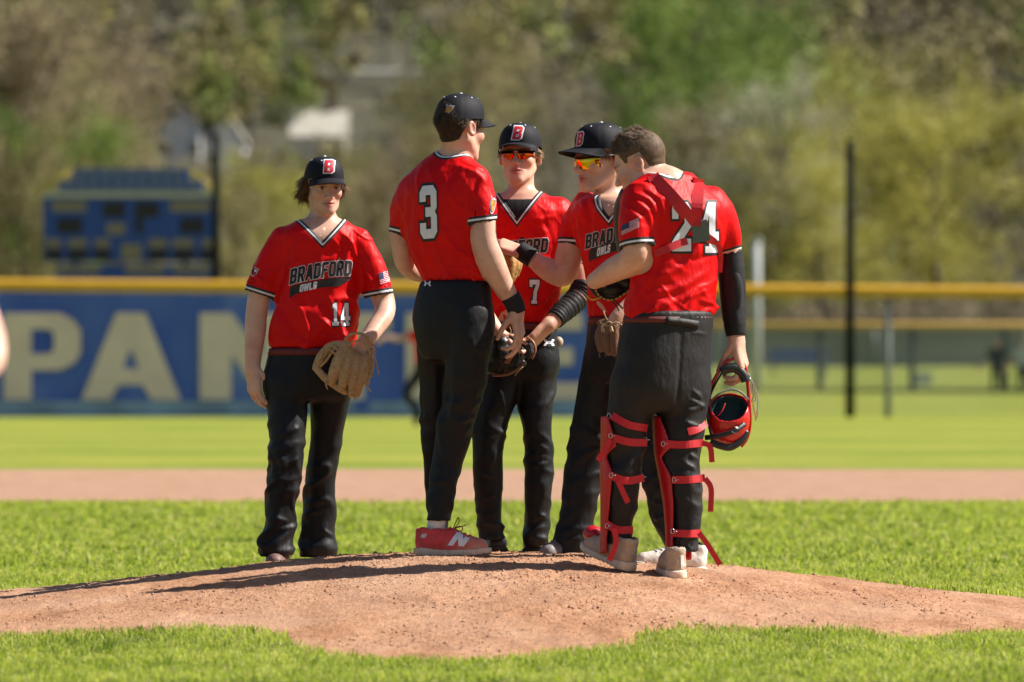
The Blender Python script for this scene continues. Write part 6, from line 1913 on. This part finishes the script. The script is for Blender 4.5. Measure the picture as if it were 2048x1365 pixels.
if ONLY is None or 'back' in ONLY:
    fence(); scoreboard(); beyond()
    M_NAVYSH = cloth('navy_shirt', (.015, .028, .11), .7); M_GREYSH = cloth('pale_grey_shirt', (.5, .5, .52), .8)
    bystander(88.0, 'out-of-focus outfielder standing near the windscreen behind the tall player', 852, 852, 232, M_JERSEY, M_PANTS, 4, M_CAP)
    bystander(150.0, 'distant dark-clothed person standing on the grass beyond the fence', 1994, 796, 118, M_BAND, M_PANTS, 0)
    bystander(150.0, 'distant person in a pale shirt at the edge of the picture beyond the fence', 2046, 798, 122, M_GREYSH, M_PANTS, 0)
    bystander(14.0, 'blurred person in a navy shirt at the edge, closer than the mound, arm bent', -275, 1526, 1454, M_NAVYSH, M_GREYSH, 3, M_CAP, -1, .01)

# ------------------------------------------------------------------ houses and trees on the slope
def house(x0, x1, y_eave, y_base, y_ridge, d, wall, roof, label, gable=True, nwin=3, depth=7.0):
    root = bpy.data.objects.new('house', None); COL.objects.link(root)
    a, b = fx(x0, d), fx(x1, d); cx = (a + b) / 2
    zb, ze, zr = fz(y_base, d), fz(y_eave, d), fz(y_ridge, d)
    root.location = (cx, d, zb - 1.5)
    tag(root, label, 'house', 'houses on the slope')
    w = (b - a) / 2; H = ze - zb + 1.5; Rr = zr - zb + 1.5
    mb = MB().box((0, depth / 2, H / 2), (2 * w, depth, H))
    if gable: mb.put([(-w, 0.001, H), (w, 0.001, H), (0, 0.001, Rr), (-w, depth, H), (w, depth, H), (0, depth, Rr)], [(0, 1, 2), (4, 3, 5)])
    add('wall', mb.mesh('wall', [wall], False), root)
    o = .35
    if gable: V = [(-w - o, -o, H - .25), (0, -o, Rr + .1), (0, depth + o, Rr + .1), (-w - o, depth + o, H - .25), (w + o, -o, H - .25), (w + o, depth + o, H - .25)]; F = [(0, 1, 2, 3), (1, 4, 5, 2)]
    else: V = [(-w - o, -o, H - .1), (w + o, -o, H - .1), (w + o, depth / 2, Rr), (-w - o, depth / 2, Rr), (-w - o, depth + o, H - .1), (w + o, depth + o, H - .1)]; F = [(0, 1, 2, 3), (3, 2, 5, 4)]
    V = np.array(V, float); V2 = V + np.array([0, 0, .18]); n = len(V)
    FF = F + [tuple(i + n for i in f) for f in F]
    rf = add('roof', np_mesh('roof', np.concatenate([V, V2]), FF, [roof], False), root)
    add('chimney', MB().box((w * .4, depth * .5, Rr + .3), (.6, .6, 1.6)).mesh('chimney', [simple('chimney_brick', (.22, .12, .09), .9)], False), rf)
    gl = simple('house_glass', (.03, .035, .04), .15); fr = simple('window_white', (.7, .7, .68), .6)
    for k in range(nwin):
        xx = -w * .7 + 1.4 * w * (k / max(1, nwin - 1))
        f = add('window', MB().box((xx, -.03, H * .62), (1.1, .1, 1.5)).mesh('window', [fr], False), root)
        add('pane', MB().box((xx, -.085, H * .62), (.9, .03, 1.3)).mesh('pane', [gl], False), f)
def leaf_mat(name, lo, mid, hi):
    t = NT(name).set(rough=.6, spec=.25)
    a = t.attr('hue').outputs['Fac']
    c = t.ramp(a, [(.15, lo), (.5, mid), (.9, hi)])
    t.color(c)
    tr = t.n('BsdfTranslucent'); t.l(c, tr.inputs[0])
    mx = t.n('MixShader'); mx.inputs[0].default_value = .3
    t.l(t.b.outputs[0], mx.inputs[1]); t.l(tr.outputs[0], mx.inputs[2]); t.l(mx.outputs[0], t.out.inputs[0])
    return t.m
M_BARK = simple('bark', (.085, .068, .05), .9, .3, 3, .4, 12)
def tree_geo(seed, H=10.0, spread=.34, trunk_h=.28, nleaf=4200, leaf=.13, weep=0.0, detail=True, limbs=9):
    r = np.random.default_rng(seed)
    mb = MB()
    trunk = [(0, 0, -.3)]
    p = np.array([0., 0, 0]); top = H * .82
    pts = [np.array([0, 0, -.4])]
    for k in range(1, 7):
        pts.append(np.array([r.normal() * .02 * H * k / 6, r.normal() * .02 * H * k / 6, top * k / 6]))
    rad = np.linspace(H * .021, H * .004, 7)
    tr_pts = crom(np.array(pts), 2); mb.tube(tr_pts, np.interp(np.linspace(0, 1, len(tr_pts)), np.linspace(0, 1, 7), rad), 6 if detail else 4, caps=detail)
    ends = []
    for i in range(limbs):
        t = trunk_h + (.85 - trunk_h) * (i + r.random() * .6) / limbs
        z = H * t * .9
        a = i * 2.4 + r.normal() * .4
        L = H * spread * (1.15 - .75 * abs(t - .5)) * (.8 + .4 * r.random())
        el = .35 + .9 * t + r.normal() * .12
        b = np.array([np.interp(z, tr_pts[:, 2], tr_pts[:, 0]), np.interp(z, tr_pts[:, 2], tr_pts[:, 1]), z])
        d = np.array([math.cos(a) * math.cos(el), math.sin(a) * math.cos(el), math.sin(el)])
        q = [b, b + d * L * .5 + r.normal(size=3) * .04 * L, b + d * L + np.array([0, 0, (.12 - weep) * L])]
        c = crom(np.array(q), 4 if detail else 2)
        mb.tube(c, np.linspace(H * .0095 * (1.1 - .5 * t), H * .0025, len(c)), 5 if detail else 3, caps=detail)
        for s_ in range(5):
            u = .35 + .65 * r.random()
            b2 = c[int(u * (len(c) - 1))]
            d2 = d * .5 + r.normal(size=3) * .6; d2[2] += .35 - weep; d2 /= np.linalg.norm(d2)
            L2 = L * (.35 + .3 * r.random())
            e = b2 + d2 * L2
            if detail: mb.tube(np.array([b2, (b2 + e) / 2 + r.normal(size=3) * .03 * L2, e]), [H * .0035, H * .0025, H * .0012], 4, caps=False)
            ends.append((b2, e, L2))
    ends.append((tr_pts[-4], tr_pts[-1] + np.array([0, 0, .1 * H]), H * .2))
    E = np.array([e for _, e, _ in ends]); B = np.array([b for b, _, _ in ends]); LL = np.array([l for *_, l in ends])
    k = r.integers(0, len(E), nleaf)
    u = r.random(nleaf) ** .6
    c = B[k] + (E[k] - B[k]) * u[:, None] * 1.12 + r.normal(size=(nleaf, 3)) * (LL[k] * .22)[:, None]
    c[:, 2] -= weep * r.random(nleaf) * LL[k] * .8
    a = r.normal(size=(nleaf, 3)); a /= np.linalg.norm(a, axis=1)[:, None]
    b = np.cross(a, r.normal(size=(nleaf, 3))); b /= np.linalg.norm(b, axis=1)[:, None]
    s = leaf * (.6 + .8 * r.random(nleaf))[:, None]
    V = np.stack([c - a * s, c + a * s * .6 + b * s * .8, c + a * s * .6 - b * s * .8], 1).reshape(-1, 3)
    F = np.arange(nleaf * 3).reshape(-1, 3)
    hue = np.clip(.5 + .22 * np.random.default_rng(seed + 1).normal(size=len(E))[k] + .15 * r.normal(size=nleaf), 0, 1)
    return mb, V, F, np.repeat(hue, 3)
def woods():
    mats = {'yellow': leaf_mat('yellow_green_leaves', (.25, .235, .042), (.41, .385, .08), (.54, .49, .14)), 'olive': leaf_mat('olive_buds', (.15, .125, .06), (.26, .22, .105), (.37, .31, .17)),
            'tan': leaf_mat('tan_buds', (.17, .13, .08), (.28, .215, .135), (.39, .31, .20)), 'green': leaf_mat('fresh_green_leaves', (.07, .125, .02), (.15, .235, .035), (.26, .33, .07)),
            'pale': leaf_mat('pale_blossom', (.30, .27, .19), (.45, .42, .32), (.6, .57, .46)), 'grey': leaf_mat('grey_twigs', (.14, .12, .10), (.23, .20, .17), (.33, .295, .26))}
    geo = {}
    def var(kind, seed):
        if (kind, seed) not in geo:
            w = kind == 'yellow'
            mb, V, F, hue = tree_geo(seed, 10, .36 if w else .32, .22 if w else .3, {'grey': 7000, 'pale': 8000}.get(kind, 14000), .05 if kind == 'grey' else .062, .25 if w else .05)
            geo[kind, seed] = (mb.mesh('trunk', [M_BARK]), np_mesh('crown', V, F, [mats[kind]], False, attrs={'hue': hue}))
        return geo[kind, seed]
    def tree(x, y_top, d, kind, seed, label, sx=1.0):
        root = bpy.data.objects.new('tree', None); COL.objects.link(root)
        zb = float(hills(d)) - .2
        Hh = (fz(y_top, d) - zb) / 1.0
        root.location = (fx(x, d), d, zb); k = Hh / 10.0
        root.scale = (k * sx, k * sx, k); root.rotation_euler = (0, 0, (seed * 1.7 + x * .01) % 6.28)
        tag(root, label, 'tree', 'trees beyond the fence')
        t, c = var(kind, seed % 3)
        add('trunk', t, root); add('crown', c, root)
    R3 = [(1530, 250, 242, 'yellow', 1, 'yellow-green tree behind the pale grey post'), (1640, 330, 236, 'yellow', 2, 'low yellow-green tree between the pale post and the black pole'), (1745, 185, 250, 'yellow', 3, 'tall yellow-green tree rising directly behind the black pole'),
          (1870, 205, 246, 'yellow', 4, 'broad yellow-green tree just past the black pole'), (1985, 190, 254, 'yellow', 5, 'yellow-green tree above the two distant people'), (2075, 300, 240, 'grey', 6, 'bare grey tree cut by the edge of the picture past the yellow-green trees'),
          (1560, 190, 240, 'pale', 2, 'pale blossoming tree above the yellow-green trees near the catcher'), (1450, 120, 260, 'green', 1, 'bright green tree high above the catcher'), (1330, -20, 300, 'green', 2, 'large fresh green tree on the slope above the players in the middle'),
          (1500, 10, 310, 'green', 3, 'fresh green tree near the top edge above the blossom'), (1210, 330, 200, 'grey', 1, 'grey leafless tree behind the two players in sunglasses'), (1110, 200, 230, 'grey', 2, 'thin grey tree behind the cap of number 7'), (1005, 120, 260, 'olive', 3, 'olive budding tree behind the tall player'),
          (800, 240, 270, 'grey', 2, 'dark grey tree below the large grey house'), (535, 60, 640, 'olive', 1, 'olive tree standing on the slope above the player set apart'), (470, 400, 165, 'olive', 2, 'small olive tree beside the scoreboard pole'), (745, 350, 170, 'tan', 3, 'tan budding tree between the player set apart and the tall player'),
          (520, 345, 190, 'yellow', 2, 'low yellow-green tree in front of the cream house'), (290, 345, 180, 'olive', 3, 'olive tree behind the scoreboard header'), (150, 90, 250, 'tan', 1, 'tan budding tree above the scoreboard'), (20, 20, 235, 'tan', 2, 'large tan tree at the picture edge above the scoreboard'),
          (40, 300, 165, 'olive', 3, 'olive tree beside the scoreboard at the picture edge'), (120, 230, 190, 'green', 1, 'small green tree showing just above the scoreboard'), (1400, 240, 245, 'olive', 2, 'olive tree behind the head of the catcher'), (860, 240, 200, 'olive', 1, 'olive tree just beside the cap of the tall player')]
    for x, yt, d, kd, sd, lab in R3: tree(x, yt, d, kd, sd, lab, 1.15 if kd == 'yellow' else 1.0)
    # low brush along the foot of the slope
    r = np.random.default_rng(5)
    n = 26000
    x = r.uniform(1380, 2200, n); d = r.uniform(231, 246, n)
    hgt = 1.6 + 1.1 * pnoise(np.stack([x * .012, d * .1, 0 * x], 1)) + .8
    c = np.stack([fx(x, d), d, hills(d) + hgt * r.random(n) ** .8], 1)
    a_ = r.normal(size=(n, 3)); a_ /= np.linalg.norm(a_, axis=1)[:, None]; b_ = np.cross(a_, r.normal(size=(n, 3))); b_ /= np.linalg.norm(b_, axis=1)[:, None]
    s_ = .13 * (.6 + .8 * r.random(n))[:, None]
    V = np.stack([c - a_ * s_, c + a_ * s_ * .6 + b_ * s_ * .7, c + a_ * s_ * .6 - b_ * s_ * .7], 1).reshape(-1, 3)
    tag(add('undergrowth', np_mesh('undergrowth', V, np.arange(3 * n).reshape(-1, 3), [mats['tan']], False, attrs={'hue': np.repeat(np.clip(.3 + .25 * r.normal(size=n), 0, 1), 3)})), 'low brownish brush along the foot of the slope', 'brush', None, 'stuff')
    # the wooded hillside: one mass
    r = np.random.default_rng(77)
    VV, FF, HH, n0 = [], [], [], 0
    TV, TF, tn = [], [], 0
    protos = [tree_geo(200 + i, 10, .34, .25, 2600, .14, .05, False, 9) for i in range(4)]
    far_protos = [tree_geo(210 + i, 10, .34, .25, 1000, .26, .05, False, 7) for i in range(4)]
    cols = {'hue': []}
    N = 350
    ds = np.sqrt(r.uniform(265 ** 2, 900 ** 2, N)); ds.sort()
    houses_px = [(318, 490, 215, 335, 560), (585, 690, 220, 320, 575), (718, 862, 140, 205, 690)]
    for d in ds:
        x = r.uniform(-130, 2180)
        zb = float(hills(d))
        Hh = r.uniform(9, 15)
        for a_, b_, y0, y1, dh in houses_px:
            cr = (.40 if y1 > 300 else .1) * Hh / d * FPX
            if a_ - cr < x < b_ + cr and d < dh: Hh = min(Hh, fz(y1 + r.uniform(-25, 25), d) - zb)
        if Hh < 2.5: continue
        mb, V, F, hue = (protos if d < 430 else far_protos)[r.integers(0, 4)]
        k = Hh / 10; a = r.random() * 6.28
        M = rz(a) * k
        VV.append(V @ M.T + np.array([fx(x, d), d, zb])); FF.append(F + n0); n0 += len(V)
        big = pnoise(np.array([[x * .004, d * .01, 3.3]]))[0]
        HH.append(np.clip(.50 + .42 * big + .17 * r.normal() + (hue - .5) * .35, 0, 1))
        Tv = np.concatenate(mb.V) @ M.T + np.array([fx(x, d), d, zb])
        TV.append(Tv); TF += [tuple(i + tn for i in f) for f in mb.F]; tn += len(Tv)
    t = NT('hillside_leaves').set(rough=.7, spec=.2)
    c = t.ramp(t.attr('hue').outputs['Fac'], [(0, (.11, .095, .075)), (.25, (.19, .16, .11)), (.45, (.26, .225, .10)), (.65, (.31, .29, .09)), (.85, (.22, .27, .07)), (1, (.15, .22, .05))])
    t.color(c)
    o = add('hillside_wood', np_mesh('hillside_wood', np.concatenate(VV), np.concatenate(FF), [t.m], False, attrs={'hue': np.concatenate(HH)}))
    tag(o, 'mass of budding trees covering the hillside', 'woods', None, 'stuff')
    b = add('hillside_trunks', np_mesh('hillside_trunks', np.concatenate(TV), TF, [M_BARK]), None)
    tag(b, 'mass of trunks and limbs standing in the hillside wood', 'woods', None, 'stuff')
    for src in (o, b):                      # the wood goes on past both edges of the picture
        for sg in (-1, 1):
            k_ = src.copy(); COL.objects.link(k_); k_.rotation_euler = (0, 0, sg * R(11.4))
            tag(k_, 'wooded hillside carrying on past the edges of the picture', 'woods', 'side woods', 'stuff')
    w1, w2, w3 = simple('white_siding', (.62, .62, .64), .7, .05, 1), simple('cream_siding', (.58, .54, .45), .7, .05, 1), simple('grey_siding', (.34, .33, .33), .7, .08, 1)
    r1, r2 = simple('grey_roof', (.30, .31, .33), .7, .1, 1), simple('tan_roof', (.42, .40, .34), .8, .1, 1)
    house(320, 400, 258, 330, 218, 570, w1, r1, 'white gabled house above the scoreboard header', True, 2)
    house(412, 488, 285, 350, 222, 575, w1, r2, 'pale gabled house beside the tall black pole', True, 2)
    house(585, 690, 275, 345, 222, 585, w2, r2, 'cream house behind the cap of the player set apart', False, 3)
    house(718, 862, 175, 215, 140, 700, w3, r1, 'wide grey house high on the slope beside the tall player', False, 4)
if ONLY is None or 'trees' in ONLY: woods()
